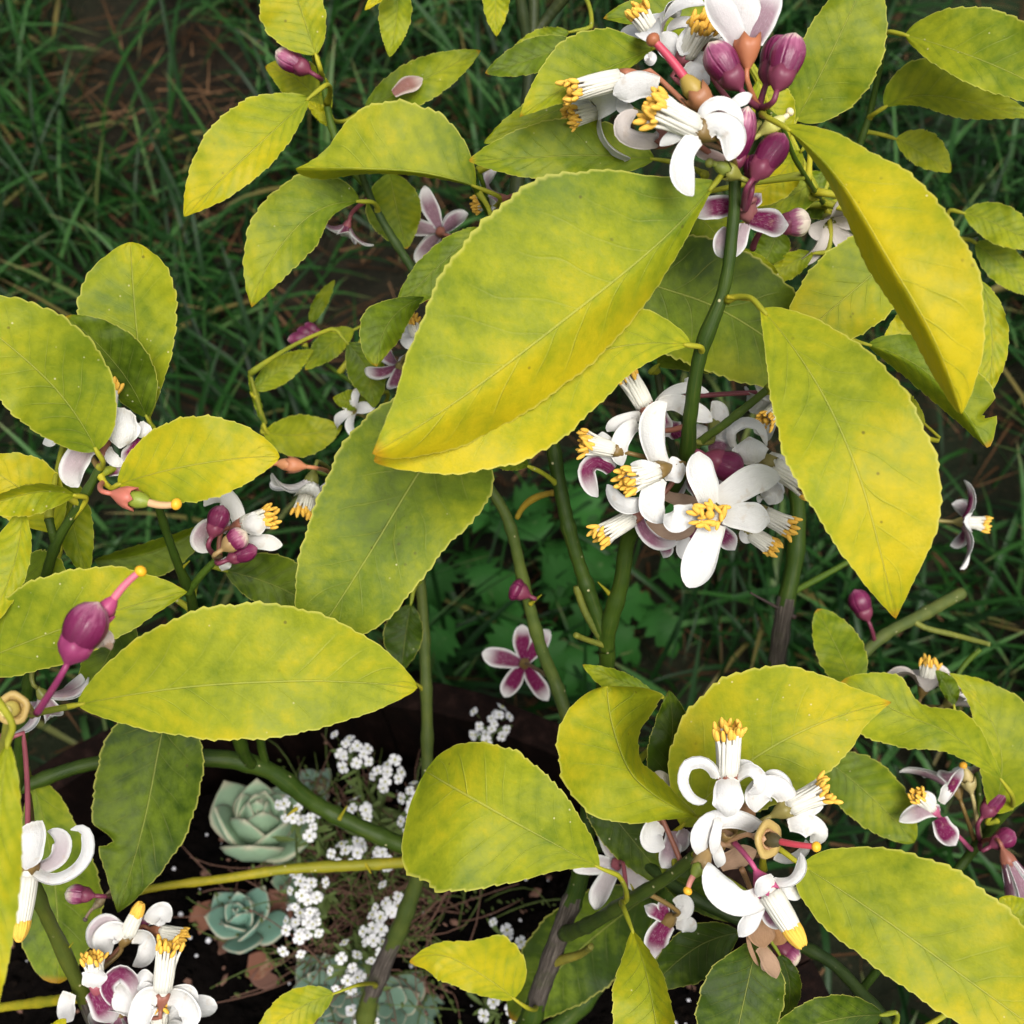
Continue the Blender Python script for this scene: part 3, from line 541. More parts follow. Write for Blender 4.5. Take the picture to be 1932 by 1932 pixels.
 ([(1872,1535),(1890,1432),(1862,1345),(1790,1270)], [(0,0),(.25,40),(.5,42),(.75,20),(1,0)], [(0,0),(.25,75),(.5,82),(.75,45),(1,0)], (.54,.53,.53,.53), .66, {}), ([(1800,1330),(1785,1295),(1765,1265)], 12, 22, (.525,.525,.525), .5, {}),
 ([(1555,1432),(1640,1500),(1725,1590)], 60, 55, (.54,.54,.54), .56, dict(q=.6)), ([(1925,1760),(1910,1720),(1885,1695)], 25, 35, (.48,.48,.48), .72, {}),
 # bottom
 ([(1432,1768),(1412,1850),(1378,2010)], [(0,0),(.15,45),(.4,75),(.7,70),(1,0)], [(0,0),(.15,40),(.4,82),(.7,85),(1,0)], (.46,.455,.45), .27, {}),
 ([(1395,1760),(1310,1790),(1225,1870)], 62, 42, (.50,.50,.50), .20, {}), ([(1665,1915),(1570,1925),(1440,1965)], 60, 48, (.47,.465,.46), .32, {}), ([(1470,1800),(1490,1860),(1480,1930)], 22, 35, (.48,.48,.48), .22, {}),
 ([(1193,1755),(1218,1830),(1238,1932),(1250,2030)], [(0,0),(.15,16),(.4,32),(.7,36),(1,0)], [(0,2),(.15,35),(.4,72),(.7,82),(1,0)], (.455,.442,.432,.43), .80, dict(sl=B_, petend=(1175,1706,.50))),
 ([(1225,1690),(1090,1795),(965,1925)], 88, 88, (.60,.61,.615), .24, dict(q=.6)), ([(970,1885),(897,1832),(832,1802),(773,1815)], [(0,0),(.1,20),(.4,42),(.7,48),(.9,25),(1,4)], [(0,0),(.12,70),(.35,85),(.6,38),(.85,15),(1,2)], (.52,.512,.51,.515), .82, dict(pet=True, petend=(1010,1900,.582))),
 ([(630,1875),(565,1902),(480,1965)], 40, 38, (.52,.515,.51), .78, dict(petend=(708,1860,.643))), ([(997,880),(960,868),(905,862)], 20, 26, (.475,.47,.47), .45, dict(petend=(1052,915,.495))),
 ([(775,1140),(765,1200),(757,1268)], 32, 42, (.57,.57,.57), .26, {}), ([(1235,1312),(1170,1285),(1099,1254)], 28, 18, (.49,.488,.485), .66, dict(petend=(1200,1440,.53))), ([(1245,1520),(1268,1400),(1262,1302)], 45, 42, (.49,.49,.49), .22, dict(petend=(1260,1655,.475))),
 ([(1100,1470),(1190,1580),(1270,1680)], 55, 48, (.52,.52,.52), .22, {}), ([(1240,1640),(1310,1680),(1380,1740)], 38, 34, (.53,.53,.53), .26, {}), ([(90,1960),(110,1935),(125,1922)], 12, 18, (.47,.47,.47), .75, dict(pet=False)),
 ([(1240,690),(1330,650),(1440,690)], 40, 55, (.49,.49,.49), .45, {}),
]
for mid, wl, wr, z, y, kw in LV: leaf(mid, wl, wr, z, y - (.02 if y > .4 else 0), **kw)

# ------------------------------------------------------------------ flowers
def petal(path, wmax, camber, sidev, normals, parent, purple, brown, twist=0., b0=.52):
    n = len(path); t = np.linspace(0, 1, n); wv = wmax*np.where(t < .58, b0+(1-b0)*np.sin(math.pi/2*np.minimum(t/.58, 1)), np.maximum(1-np.clip((t-.58)/.42, 0, 1)**2.3, 0)**.62); wv[-1] = wmax*.10
    e0, e1_ = random.uniform(0, 6), random.uniform(0, 6); S = np.linspace(-1, 1, 9); Vi = []; Vo = []; U = []
    for i in range(n):
        c, s_ = math.cos(twist*t[i]), math.sin(twist*t[i]); sd0 = sidev[i] if np.ndim(sidev) == 2 else sidev; sv = sd0*c + normals[i]*s_; nv = normals[i]*c - sd0*s_
        for s in S:
            p = path[i] + sv*wv[i]*s*(1+.05*math.sin(9*t[i]+(e0 if s > 0 else e1_))) + nv*(camber*wv[i]*s*s) + nv*(.00022*math.cos(s*11)*(1-.4*t[i]) + .10*wv[i]*abs(s)**3*math.sin(7*t[i]+(e1_ if s > 0 else e0))); th = .0006*(1-.8*abs(s)**2)*(1-.6*t[i]) + .00010
            Vi.append(p); Vo.append(p - nv*th); U.append((.5+.5*s, t[i]))
    nc = 9; k = n*nc; F = grid_faces(n, nc); mi = [0]*len(F); F2 = [tuple(reversed([a+k for a in f])) for f in grid_faces(n, nc)]; F += F2; mi += [1]*len(F2)
    rim = [i*nc for i in range(n)] + [(n-1)*nc+j for j in range(1, nc)] + [i*nc+nc-1 for i in range(n-2, -1, -1)] + [j for j in range(nc-2, 0, -1)]
    for a, b in zip(rim, rim[1:]+rim[:1]): F.append((a, a+k, b+k, b)); mi.append(0)
    return mk('petal', Vi+Vo, F, [M['pin'], M['pout']], parent, path[0], U+U, mi, (purple, brown, 0))
def frame(a):
    if abs(a.dot(-VW)) > .7: e1 = UP - a*UP.dot(a)
    else: e1 = -VW + a*VW.dot(a)
    e1 = nrm(e1); return e1, np.cross(e1, a)
def calyx_stalk(bag, P, a, s, node, rp=.0009, m=0, ls=1.):
    pr = [(-.0045*s, rp), (-.0034*s, .0013*s), (-.0020*s, .0022*s), (-.0002*s, .0029*s), (.0016*s, .0032*s), (.0015*s, .0027*s), (.0003*s, .0023*s)]
    pr = [(h*(ls if h < 0 else 1), r_) for h, r_ in pr]; V, F, U = lathe(P, a, pr, 15, 5, .07)
    for k in range(15):     # five sepal teeth on the cup rim
        up = max(0, math.cos(5*2*math.pi*k/15))*.0014*s
        V[4*15+k] = V[4*15+k] + a*up; V[5*15+k] = V[5*15+k] + a*up
    bag.add(V, F, U, m)
    b = P - a*.0045*s*ls; d = np.linalg.norm(node-b); path = spline([b+a*.001, b - a*min(.3*d, .0035), node], 14); V, F, U = tube(path, np.linspace(rp*.95, rp*1.25, 14), 8); bag.add(V, F, U, m)
O1 = (1057.5, 641.6); O2 = (1169.6, 1320.3); O3 = (1057.5, 0); O4 = (0, 716.6); O5 = (0, 1366.1); O0 = None
def ribbon(root, O, z, pts, hw, tilt=0., face=1, purple=.6, brown=0., cam_=-.3, dz=None, n=18):
    """a petal along a given curve; dz: depth offsets in mm per point (default a gentle bow towards the viewer)"""
    if dz is None: dz = [0] + [-2.5]*(len(pts)-2) + [.5]
    q = [(x, y) if O is None else (O[0]+.2929*x, O[1]+.2929*y) for x, y in pts]; k = 1 if O is None else .2929
    P = spline([at(a, b, z + d*.001) for (a, b), d in zip(q, dz)], n); T = np.gradient(P, axis=0); T /= np.linalg.norm(T, axis=1)[:, None]
    sv = []; nv = []
    for i in range(n):
        tv = nrm(CAM - P[i]); si = nrm(np.cross(T[i], tv)); fr = nrm(np.cross(si, T[i])); c, s_ = math.cos(R(tilt)), math.sin(R(tilt))
        a = si*c + fr*s_; sv.append(a); nv.append(nrm(np.cross(a, T[i]))*face)
    w_ = hw*k*PX*z/max(math.cos(R(tilt)), .35)
    return petal(P, w_, cam_*face, np.array(sv), nv, root, purple, brown, random.uniform(-.12, .12), .74)
CALYX = [(.17, .11, .035), (.24, .09, .06), (.14, .15, .03), (.26, .07, .09), (.20, .17, .05)]
def flower(u, v, z, ax, ay, az, s=1., pet=None, purple=.7, roll=None, open_=1., stam=True, brown=0., node=None, cal=None, closed=False, slen=1., anth=None, wide=1., O=None, rib=None):
    P = at(u, v, z); a = camvec(ax, ay, az); e1, e2 = frame(a)
    nd = at(*node) if node is not None else nearest(P - a*.012)[0]
    bg_ = Bag(); calyx_stalk(bg_, P, a, s, nd); root = bg_.build('flower', M['tint'], tree, P, cal or random.choice(CALYX))
    if rib is not None:
        pet = pet or []
        for r_ in rib: ribbon(root, O, z + r_[2].get('o', 0)*.001, r_[0], r_[1], **{'purple': purple, 'brown': brown, **{k_: v_ for k_, v_ in r_[2].items() if k_ != 'o'}})
    if pet is None:
        r0 = random.uniform(0, 72) if roll is None else roll
        pet = [(r0+72*k+random.uniform(-9, 9), random.uniform(28, 48), random.uniform(125, 205)*open_, random.uniform(.88, 1.1)) for k in range(5)]
    for (az_, t0, t1, ln) in pet:
        c = R(az_); rad = e1*math.cos(c) + e2*math.sin(c); sidev = np.cross(a, rad); n = 15; L = .0215*s*ln; p = P + a*.0012*s + rad*.0023*s; path = []; nor = []
        g_ = random.uniform(.75, 1.25)
        for i in range(n):
            th = R(t0 + (t1-t0)*(i/(n-1))**g_); d = a*math.cos(th) + rad*math.sin(th); path.append(p.copy()); nor.append(a*math.sin(th) - rad*math.cos(th)); p = p + d*L/(n-1)
        petal(np.array(path), .0050*s*random.uniform(.9, 1.1)*wide, random.uniform(.18, .42), sidev, nor, root, purple*random.uniform(.75, 1.1), brown, random.uniform(-.35, .35))
    if stam:
        bg_ = Bag(); ns = 19; hl = .0135*s*slen
        V, F, U = lathe(P, a, [(0, .0024*s), (hl*.25, .0029*s), (hl*.6, (.0028 if closed else .0032)*s), (hl*.76, (.0024 if closed else .0034)*s), (hl*.74, .0020*s), (hl*.3, .0018*s)], 38, 19, .035); bg_.add(V, F, U, 0)
        for k in range(ns):
            c = 2*math.pi*k/ns + random.uniform(-.12, .12); rr = random.uniform(.85, 1.12); rad = e1*math.cos(c)+e2*math.sin(c); fl = (.0031 if not closed else .0020)*s*rr*(random.uniform(.8, 1.45) if not closed else 1)
            h = hl*random.uniform(.82, 1.02); p0 = P + a*hl*.15 + rad*.0024*s; p1 = P + a*hl*.55 + rad*(.0026 if closed else .0030)*s; p2 = P + a*(hl*.80 if closed else h) + rad*(.0021*s if closed else fl)
            V, F, U = tube(spline([p0, p1, p2], 6), np.linspace(.00100, .00046, 6)*s, 6); bg_.add(V, F, U, 0)
            ad = nrm(a - rad*.22) if closed else nrm(a*.15 + rad*random.uniform(-.8, 1) + np.cross(a, rad)*random.uniform(-1, 1)) if slen < .7 else nrm(a + rad*random.uniform(-.5, .7) + np.array([random.uniform(-.35, .35) for _ in range(3)])); V, F, U = ball(p2 + ad*.0011*s, .00088*s*random.uniform(.85, 1.15), ad, 3.6 if closed else random.uniform(1.9, 2.9), 6, 6); bg_.add(V, F, U, 1)
        V, F, U = tube([P, P+a*hl*.5, P + a*hl*.93], [.0011*s, .0009*s, .0009*s], 8); bg_.add(V, F, U, 0); V, F, U = ball(P+a*hl*.97, .0016*s, a, .8, 8, 6); bg_.add(V, F, U, 1)
        bg_.build('stamens', [M['filament'], M['anther']], root, P)
    return root
def bud(bu, bv, tu, tv, z, r=.0042, white=.5, node=None, cal=(.15, .03, .06), zt=None):
    b = at(bu, bv, z); t = at(tu, tv, zt or z); a = nrm(t-b); L = np.linalg.norm(t-b); nd = at(*node) if node is not None else nearest(b - a*.012)[0]
    bg_ = Bag(); calyx_stalk(bg_, b, a, r/.0031*.80, nd, .00095, 0, .62); root = bg_.build('flower_bud', M['tint'], tree, b, cal)
    pr = [(0, .55)]+[(.02+.98*k/9, (math.sin(math.pi*(.17+.83*(k/9)**1.35))**.58)) for k in range(10)]; pr[-1] = (1., .03)
    V, F, U = lathe(b, a, [(h*L, q*r) for h, q in pr], 20, 5, .025); mk('bud_petals', V, F, M['bud'], root, b, U, None, (white, 0, 0)); return root
def spent(u, v, z, ax, ay, az, sl=.012, style=(.45, .06, .06), ov=(.20, .19, .03), cal=(.30, .12, .07), node=None, ring=None, s=1., stig=(.72, .36, .03), bend=.15):
    """a flower that has dropped its petals: calyx, ovary, style, stigma"""
    P = at(u, v, z); a = camvec(ax, ay, az); e1, e2 = frame(a); nd = at(*node) if node is not None else nearest(P - a*.012)[0]
    bg_ = Bag(); calyx_stalk(bg_, P, a, s*1.1, nd); root = bg_.build('spent_flower', M['tint'], tree, P, cal)
    if ring:
        V, F, U = lathe(P, a, [(-.001, ring*.5), (0, ring*.85), (.0012, ring), (.0022, ring*.95), (.0020, ring*.62), (.0008, ring*.52), (.0005, .0005)], 22, 5, .05); mk('disc', V, F, M['tint'], root, P, U, None, (.42, .30, .10))
    V, F, U = lathe(P, a, [(0, .0016*s), (.0015*s, .0024*s), (.0035*s, .0026*s), (.0055*s, .0020*s), (.0068*s, .0012*s)], 14); mk('ovary', V, F, M['tint'], root, P, U, None, ov)
    p1 = P + a*.006*s; tip = p1 + a*sl + e2*bend*sl; V, F, U = tube(spline([p1, p1+a*sl*.5, tip], 10), np.linspace(.0012, .00095, 10)*s, 10); mk('style', V, F, M['tint'], root, P, U, None, style)
    V, F, U = ball(tip, .0018*s, a, .85, 12, 8); mk('stigma', V, F, M['tint'], root, P, U, None, stig); return root

NCR = (1290, 880, .456); NBR = (1310, 1617, .462); NTR = (1432, 203, .405); NT2 = (1388, 330, .41); NLC = (186, 884, .445); NJ4 = (415, 1050, .48); NBL = (150, 1860, .495)
# centre-right cluster
D = dict
flower(1335, 966, .428, -.05, .12, 1, 1.1, None, .3, node=NCR, slen=.5, O=O1, rib=[([(965,1060),(925,920),(893,800),(890,718)],92,D(cam_=-.2)), ([(1010,1050),(1130,958),(1270,895),(1418,890)],98,D(cam_=-.25)), ([(1050,1110),(1165,1130),(1270,1148),(1350,1165)],98,D()), ([(985,1180),(935,1320),(885,1450),(820,1592)],106,D(cam_=.12)), ([(880,1105),(795,1138),(722,1155),(668,1125)],85,D())])
flower(1247, 886, .436, -.88, .30, .42, 1.1, None, .35, node=NCR, O=O1, slen=1.0, rib=[([(645,812),(592,660),(592,500),(685,395)],82,D(tilt=12,o=2)), ([(655,845),(730,835),(812,825)],84,D(o=3)), ([(640,880),(592,990),(595,1085),(665,1175)],82,D(o=-1)), ([(560,1040),(450,1080),(350,1030),(300,930)],52,D(tilt=35,o=4)), ([(640,830),(560,810),(450,800)],34,D(o=-4))])
flower(1165, 850, .446, -1, -.22, .2, .95, None, .9, node=NCR, slen=1.0, O=O1, rib=[([(500,545),(420,600),(382,690),(400,810)],60,D(tilt=15)), ([(515,490),(420,515),(340,555),(300,590)],42,D(tilt=20,o=3)), ([(370,760),(290,690),(270,590)],72,D(o=3)), ([(330,840),(230,790),(172,850),(240,1010)],58,D(face=-1,purple=1.,tilt=20,o=5))])
flower(1222, 775, .45, -.5, -.85, .15, 1.05, None, .6, node=(1300, 800, .437), O=O1, slen=1.15, rib=[([(640,420),(740,400),(860,450),(978,525)],62,D(tilt=10)), ([(620,410),(700,330),(830,300),(955,335)],34,D(tilt=35,o=3)), ([(600,430),(640,520),(700,620)],70,D(face=-1,purple=1.,o=8))])
flower(1203, 970, .455, -.85, .5, .15, 1.0, None, .9, node=NCR, O=O1, slen=1.25, brown=0., rib=[([(510,1110),(540,1230),(630,1300),(760,1290)],46,D(face=-1,purple=.9,tilt=25,o=3)), ([(540,1180),(640,1240),(740,1235),(870,1200)],62,D(brown=.8,o=5)), ([(650,980),(760,1030),(890,1030)],42,D(brown=.8,o=5)), ([(660,1280),(680,1340),(665,1400)],45,D(face=-1,purple=1.,o=10))])
flower(1445, 872, .45, .85, .5, .05, 1.1, None, .5, node=NCR, O=O1, slen=1.25, rib=[([(1110,690),(1095,580),(1190,522),(1290,560),(1330,680)],34,D(tilt=40)), ([(1240,800),(1230,745),(1222,690),(1218,622)],114,D(cam_=-.45,o=-3)), ([(1320,760),(1410,820),(1510,900)],80,D(o=4)), ([(1300,960),(1350,1000),(1340,1060)],90,D(o=8))])
flower(1432, 965, .462, .85, .45, .0, 1., None, .8, node=NCR, O=O1, rib=[([(1330,1000),(1370,960),(1400,900)],70,D(o=5))]); flower(1408, 1000, .47, .75, .5, .1, .9, None, .9, node=NCR, O=O1, rib=[([(1230,1200),(1190,1260),(1240,1290)],40,D())])
flower(1320, 1000, .468, .0, .8, -.6, 1.1, None, 1., node=NCR, stam=False, O=O1, rib=[([(870,1180),(850,1260),(830,1350)],75,D(face=-1,purple=1.)), ([(820,1240),(790,1320),(800,1420)],42,D(o=-2)), ([(1000,1200),(1060,1270),(1122,1350)],62,D(face=-1,purple=1.)), ([(900,1000),(850,900),(820,850)],60,D(face=-1,purple=1.,o=3)), ([(930,1000),(1000,940),(1060,930)],60,D(face=-1,purple=.9,o=4)), ([(740,1000),(760,920),(780,860)],60,D(face=-1,purple=.5,o=6))])
flower(1350, 805, .458, .25, -.6, -.5, 1.05, None, .9, node=(1300, 830, .445), stam=False, O=O1, rib=[([(990,600),(1030,500),(975,395)],58,D()), ([(920,660),(900,600),(880,540)],62,D(o=4)), ([(1000,700),(1050,650),(1100,560)],72,D(o=3)), ([(960,680),(1040,700),(1100,730)],60,D(face=-1,purple=.9,o=2)), ([(760,620),(720,560),(700,520)],60,D(face=-1,purple=1.,o=4)), ([(850,330),(830,280),(800,250)],40,D(o=8))])
flower(1475, 760, .50, -.3, .3, .2, .9, None, .7, 15, .9)
bud(1347, 868, 1402, 893, .447, .0058, .20, NCR)
# lower right cluster
flower(1372, 1474, .43, .02, -1, .12, 1.15, None, .5, node=NBR, slen=1.2, O=O2, rib=[([(695,498),(697,600),(697,690),(690,758)],100,D(cam_=-.45,o=-3,dz=[0,-5,-6,-2])), ([(615,510),(540,420),(445,430),(418,530),(470,620),(560,650)],40,D(tilt=40,o=-1)), ([(750,495),(840,440),(910,490),(905,575),(825,600)],42,D(tilt=40,o=-1)), ([(735,480),(780,415),(840,425),(880,480)],30,D(tilt=25,o=5))])
flower(1478, 1528, .437, .8, -.45, .15, 1.08, None, .5, node=NBR, O=O2, slen=1.15, rib=[([(1075,660),(1000,575),(915,600),(875,725)],86,D(tilt=20,o=-2)), ([(1075,640),(1070,540),(1005,485),(925,490)],28,D(tilt=35)), ([(1080,790),(1190,800),(1270,860),(1225,915)],76,D(o=-1)), ([(1060,760),(1180,700),(1310,690)],62,D(o=1)), ([(1000,1000),(1100,1020),(1180,965),(1195,900)],32,D(tilt=30,o=4))])
flower(1372, 1572, .44, .1, -.7, .5, 1.1, None, .5, node=NBR, stam=False, O=O2, rib=[([(880,835),(740,775),(600,800),(530,900),(560,1025)],68,D(tilt=25,o=-4)), ([(640,740),(625,860),(600,1000)],34,D(tilt=20,o=-6)), ([(640,850),(700,920),(720,960)],62,D(brown=.9,o=3)), ([(640,1060),(750,1020),(880,970)],66,D(brown=.85,o=6)), ([(610,930),(640,1010),(630,1080)],40,D(o=0)), ([(880,720),(820,720),(770,760)],62,D(brown=.95,o=6))])
flower(1442, 1668, .425, .5, .82, .25, 1.25, None, .35, node=(1385, 1590, .44), cal=(.40, .07, .17), closed=True, slen=1.35, O=O2, rib=[([(930,1260),(780,1310),(640,1215),(572,1050)],92,D(cam_=.2,dz=[0,-3,-6,-9])), ([(915,1290),(850,1410),(765,1525)],56,D(o=1)), ([(985,1165),(1090,1165),(1155,1090),(1160,985)],36,D(tilt=30)), ([(1000,1200),(1090,1240),(1178,1240)],46,D(o=3)), ([(995,1155),(935,1185),(885,1270)],50,D(o=-4)), ([(950,1300),(980,1400),(1050,1440)],60,D(face=-1,purple=.9,o=6))])
spent(1443, 1582, .424, .66, -.04, .75, .0135, (.45, .05, .07), (.06, .05, .02), (.35, .20, .10), NBR, .0068, 1.0, (.80, .42, .03))
spent(1326, 1624, .435, -.55, .75, .3, .006, (.60, .25, .20), (.22, .28, .04), (.30, .20, .08), NBR, None, .95, (.80, .42, .03))
flower(1432, 1730, .45, .25, .9, .1, .9, None, .2, brown=.85, node=(1400, 1640, .44), cal=(.3, .16, .08), stam=False, O=O2, rib=[([(880,1390),(905,1480),(930,1600)],86,D(brown=.92,o=-4)), ([(960,1440),(1020,1490),(1000,1580)],62,D(brown=1.,o=-3)), ([(900,1590),(960,1680),(1008,1795)],52,D(brown=.85,o=-2)), ([(820,1480),(840,1600),(895,1715)],14,D(brown=.9)), ([(930,1620),(930,1700),(935,1750)],24,D(brown=.8,o=-1))])
flower(1240, 1560, .475, .05, 1, -.25, 1., None, .7, node=(1290, 1640, .468), stam=False, O=O2, rib=[([(250,790),(210,880),(290,950)],80,D(o=-3)), ([(340,850),(330,960),(270,1080)],66,D(face=-1,purple=.7)), ([(330,560),(280,500),(220,470)],34,D(brown=.3,o=6)), ([(420,840),(400,900),(380,980)],50,D(face=-1,purple=.6))])
flower(1262, 1735, .50, -.35, .6, -.7, 1.1, None, 1., stam=False, O=O2, rib=[([(310,1430),(250,1520),(220,1670)],78,D(face=-1,purple=1.)), ([(290,1410),(220,1360),(160,1330)],46,D(face=-1,purple=1.)), ([(350,1400),(420,1330),(340,1290)],60,D()), ([(360,1430),(430,1450),(470,1500)],55,D()), ([(300,1380),(280,1330),(290,1290)],40,D(face=-1,purple=1.))]); flower(1165, 1630, .52, -.2, .2, -.8, .9, None, .4, 10, .7, stam=False)
bud(1475, 1790, 1502, 1820, .49, .0050, .72)
# upper right cluster
flower(1326, 248, .382, -.90, -.30, .35, 1.2, None, .3, node=NT2, slen=1.15, O=O3, rib=[([(885,880),(800,990),(785,1120),(855,1262)],76,D(o=-3)), ([(920,860),(1005,800),(1100,850),(1078,1035)],86,D(o=-2,cam_=-.4)), ([(900,820),(915,710),(1010,655),(1110,690),(1155,790),(1120,890)],40,D(tilt=38)), ([(880,860),(770,860),(640,940)],44,D(o=1)), ([(1080,690),(1150,650),(1235,610)],40,D(o=5)), ([(860,830),(770,720),(640,590)],30,D(o=2))])
flower(1290, 110, .425, .35, -.5, .75, 1.05, None, .4, 20, .75, node=(1420, 240, .407), O=O3, rib=[([(790,440),(860,480),(960,540)],82,D(o=-2)), ([(800,400),(900,400),(990,470)],70,D(o=2)), ([(780,370),(730,290),(650,210)],56,D(o=1)), ([(820,330),(880,240),(930,190)],46,D(o=1)), ([(760,380),(690,330),(660,250)],50,D(face=-1,purple=.6,o=4))]); flower(1240, 78, .44, -.5, -.6, .3, .95, None, .5, 20, .9, node=(1420, 250, .408)); flower(1335, 80, .43, .1, -.5, .5, .85, None, .4, 20, .85, node=(1420, 240, .407), slen=.8)
flower(1185, 145, .42, -1, .28, .1, 1.05, None, .4, node=(1400, 315, .409), slen=1.5, O=O3, cal=(.34, .13, .07), rib=[([(630,560),(530,545),(430,570),(340,610)],88,D(o=-3)), ([(430,470),(390,500),(350,520)],40,D()), ([(560,350),(580,380),(540,400)],40,D(o=4)), ([(400,620),(420,680),(470,690)],60,D(o=8))])
flower(1255, 262, .395, -.8, -.1, -.2, 1., None, .1, brown=.45, node=NT2, stam=False, O=O3, rib=[([(660,900),(520,910),(400,860),(400,780),(500,715)],56,D(tilt=15,brown=.35)), ([(720,890),(650,890),(580,920)],50,D(brown=.3,o=1)), ([(1060,1030),(960,1000),(860,960)],40,D(purple=.5,face=-1,o=6))]); flower(1135, 205, .45, -.8, .3, .2, .95, None, .7, 20, .9, node=(1390, 325, .41))
flower(1410, 92, .395, -.02, -1, .1, 1.45, None, .55, node=NTR, cal=(.36, .13, .06), stam=False, O=O3, rib=[([(1150,280),(1090,150),(1010,20),(960,-80)],92,D(face=-1,purple=.25,dz=[0,-3,-4,-3])), ([(1240,280),(1290,150),(1350,20),(1390,-80)],90,D(face=-1,purple=.75,dz=[0,-3,-4,-3])), ([(1190,280),(1190,130),(1190,0),(1190,-90)],100,D(face=-1,purple=.15,dz=[0,-4,-6,-6],o=1)), ([(1200,270),(1240,120),(1260,-60)],80,D(o=6))])
bud(1385, 150, 1337, 80, .395, .0055, .50, NTR); bud(1472, 150, 1501, 62, .392, .0055, .50, NTR); bud(1452, 140, 1478, 66, .402, .0052, .28, NTR)
bud(1385, 305, 1412, 200, .405, .0048, .40, (1395, 325, .411), zt=.395); bud(1432, 322, 1480, 252, .40, .0050, .28, (1405, 395, .415)); bud(1420, 335, 1424, 290, .408, .0036, .3, (1405, 395, .415))
flower(1413, 400, .418, -.1, .45, -.85, 1.05, None, .95, node=(1395, 395, .413), stam=False, O=O3, cal=(.24, .09, .09), rib=[([(1225,1400),(1310,1420),(1390,1440),(1465,1450)],84,D(face=-1,purple=1.)), ([(1130,1330),(1040,1330),(960,1340),(860,1390)],76,D(face=-1,purple=1.,o=3)), ([(1190,1450),(1150,1550),(1110,1660)],52,D(face=-1,purple=.6)), ([(1080,1480),(1040,1560),(1040,1660)],56,D(face=-1,purple=.6,o=3)), ([(1220,1340),(1250,1300),(1290,1250)],40,D(face=-1,purple=1.))])
bud(1480, 424, 1530, 416, .43, .0050, .88, (1420, 470, .44)); spent(1322, 188, .39, -.62, -.78, .1, .016, (.44, .05, .09), (.34, .24, .05), (.30, .13, .06), (1410, 300, .408), None, 1.3, (.32, .11, .05), .05)
spent(1378, 325, .40, -.6, -.2, .3, .003, (.25, .3, .05), (.2, .24, .04), (.22, .22, .04), NT2, None, .9, (.2, .22, .04)); spent(1452, 240, .40, .8, -.5, .2, .003, (.7, .6, .4), (.5, .5, .2), (.4, .4, .1), (1432, 230, .405), None, .8, (.7, .62, .4))
# left cluster
flower(196, 828, .448, .1, -1, .1, 1.1, None, .7, node=NLC, slen=1.35, O=O4, cal=(.22, .09, .06), rib=[([(800,182),(785,260),(782,350),(772,442)],116,D(cam_=-.5,o=-5)), ([(600,420),(520,470),(468,580),(505,690)],84,D(face=-1,purple=.55,o=-1)), ([(900,390),(860,470),(790,540)],64,D(face=-1,purple=1.,o=2)), ([(890,280),(930,330),(965,380)],50,D(o=3)), ([(690,430),(740,520),(820,520)],40,D(o=2)), ([(690,600),(740,580),(800,570)],40,D(face=-1,purple=1.,o=4))]); flower(108, 826, .465, -.9, .1, -.3, .7, None, .5, node=NLC, stam=False, O=O4, rib=[([(380,370),(330,390),(275,412)],36,D())])
spent(240, 938, .428, .95, .22, .1, .0105, (.55, .34, .18), (.20, .25, .03), (.45, .14, .10), (195, 910, .446), None, 1.2, (.80, .42, .03))
flower(452, 992, .478, .8, -.25, .2, 1., None, .7, node=NJ4, O=O4, rib=[([(1545,960),(1505,830),(1420,745),(1315,815)],58,D(tilt=15)), ([(1570,960),(1640,930),(1725,910)],78,D(cam_=-.5,o=-5)), ([(1470,960),(1340,950),(1290,1030),(1340,1110)],56,D(face=-1,purple=.7,tilt=25,o=2)), ([(1590,1040),(1700,1045),(1820,1065)],52,D(o=2)), ([(1480,1150),(1450,1190),(1430,1230)],40,D(o=3))])
bud(404, 1000, 421, 953, .462, .0042, .28, NJ4); bud(432, 1028, 466, 1004, .462, .0044, .60, NJ4, (.3, .2, .09)); bud(440, 1052, 486, 1034, .466, .0036, .2, NJ4)
flower(588, 905, .51, -.25, 1, .1, 1., None, .2, 20, .85, node=(640, 905, .58)); spent(555, 878, .50, -.9, -.1, 0, .004, (.5, .2, .1), (.5, .22, .1), (.5, .2, .1), (620, 890, .56), None, 1, (.5, .2, .1))
bud(140, 1226, 186, 1136, .345, .0061, .36, (70, 1345, .36), (.22, .03, .10)); k1 = spent(188, 1165, .35, .62, -.8, 0, .0115, (.58, .14, .20), (.35, .05, .14), (.35, .05, .14), (150, 1225, .35), None, 1.0, (.80, .40, .02), -.1)
ribbon(k1, O4, .352, [(590,1720), (660,1660), (735,1690)], 56, brown=.55); ribbon(k1, O4, .353, [(600,1700), (680,1690), (715,1740)], 36, brown=.8)
spent(28, 1335, .36, .0, .0, 1, .001, (.72, .55, .12), (.62, .52, .12), (.30, .20, .06), (60, 1350, .40), .0050, .95, (.78, .68, .25))
stem([(22, 1345, .365), (70, 1345, .40), (145, 1330, .425)], (8, 7, 6), (.16, .2, .03), 'twig'); stem([(20, 1340, .37), (0, 1430, .40), (-40, 1530, .52)], (9, 9, 9), (.16, .18, .03), 'twig')
flower(56, 1630, .43, -.1, 1, .12, 1.1, None, .6, node=(54, 1500, .50), slen=1.75, O=O5, closed=True, rib=[([(205,630),(215,720),(195,830),(165,940)],84,D(cam_=-.4,o=-4)), ([(215,930),(340,990),(470,940),(552,830),(545,700),(455,682)],40,D(tilt=35)), ([(250,920),(370,860),(390,750),(310,690)],58,D(tilt=15,face=-1,purple=.45,o=3))]); flower(0, 1400, .43, -.5, .2, .3, 1., None, .3, 10, .8, stam=False); flower(80, 1310, .47, .3, .6, -.3, .8, None, .7, 10, .7, stam=False)
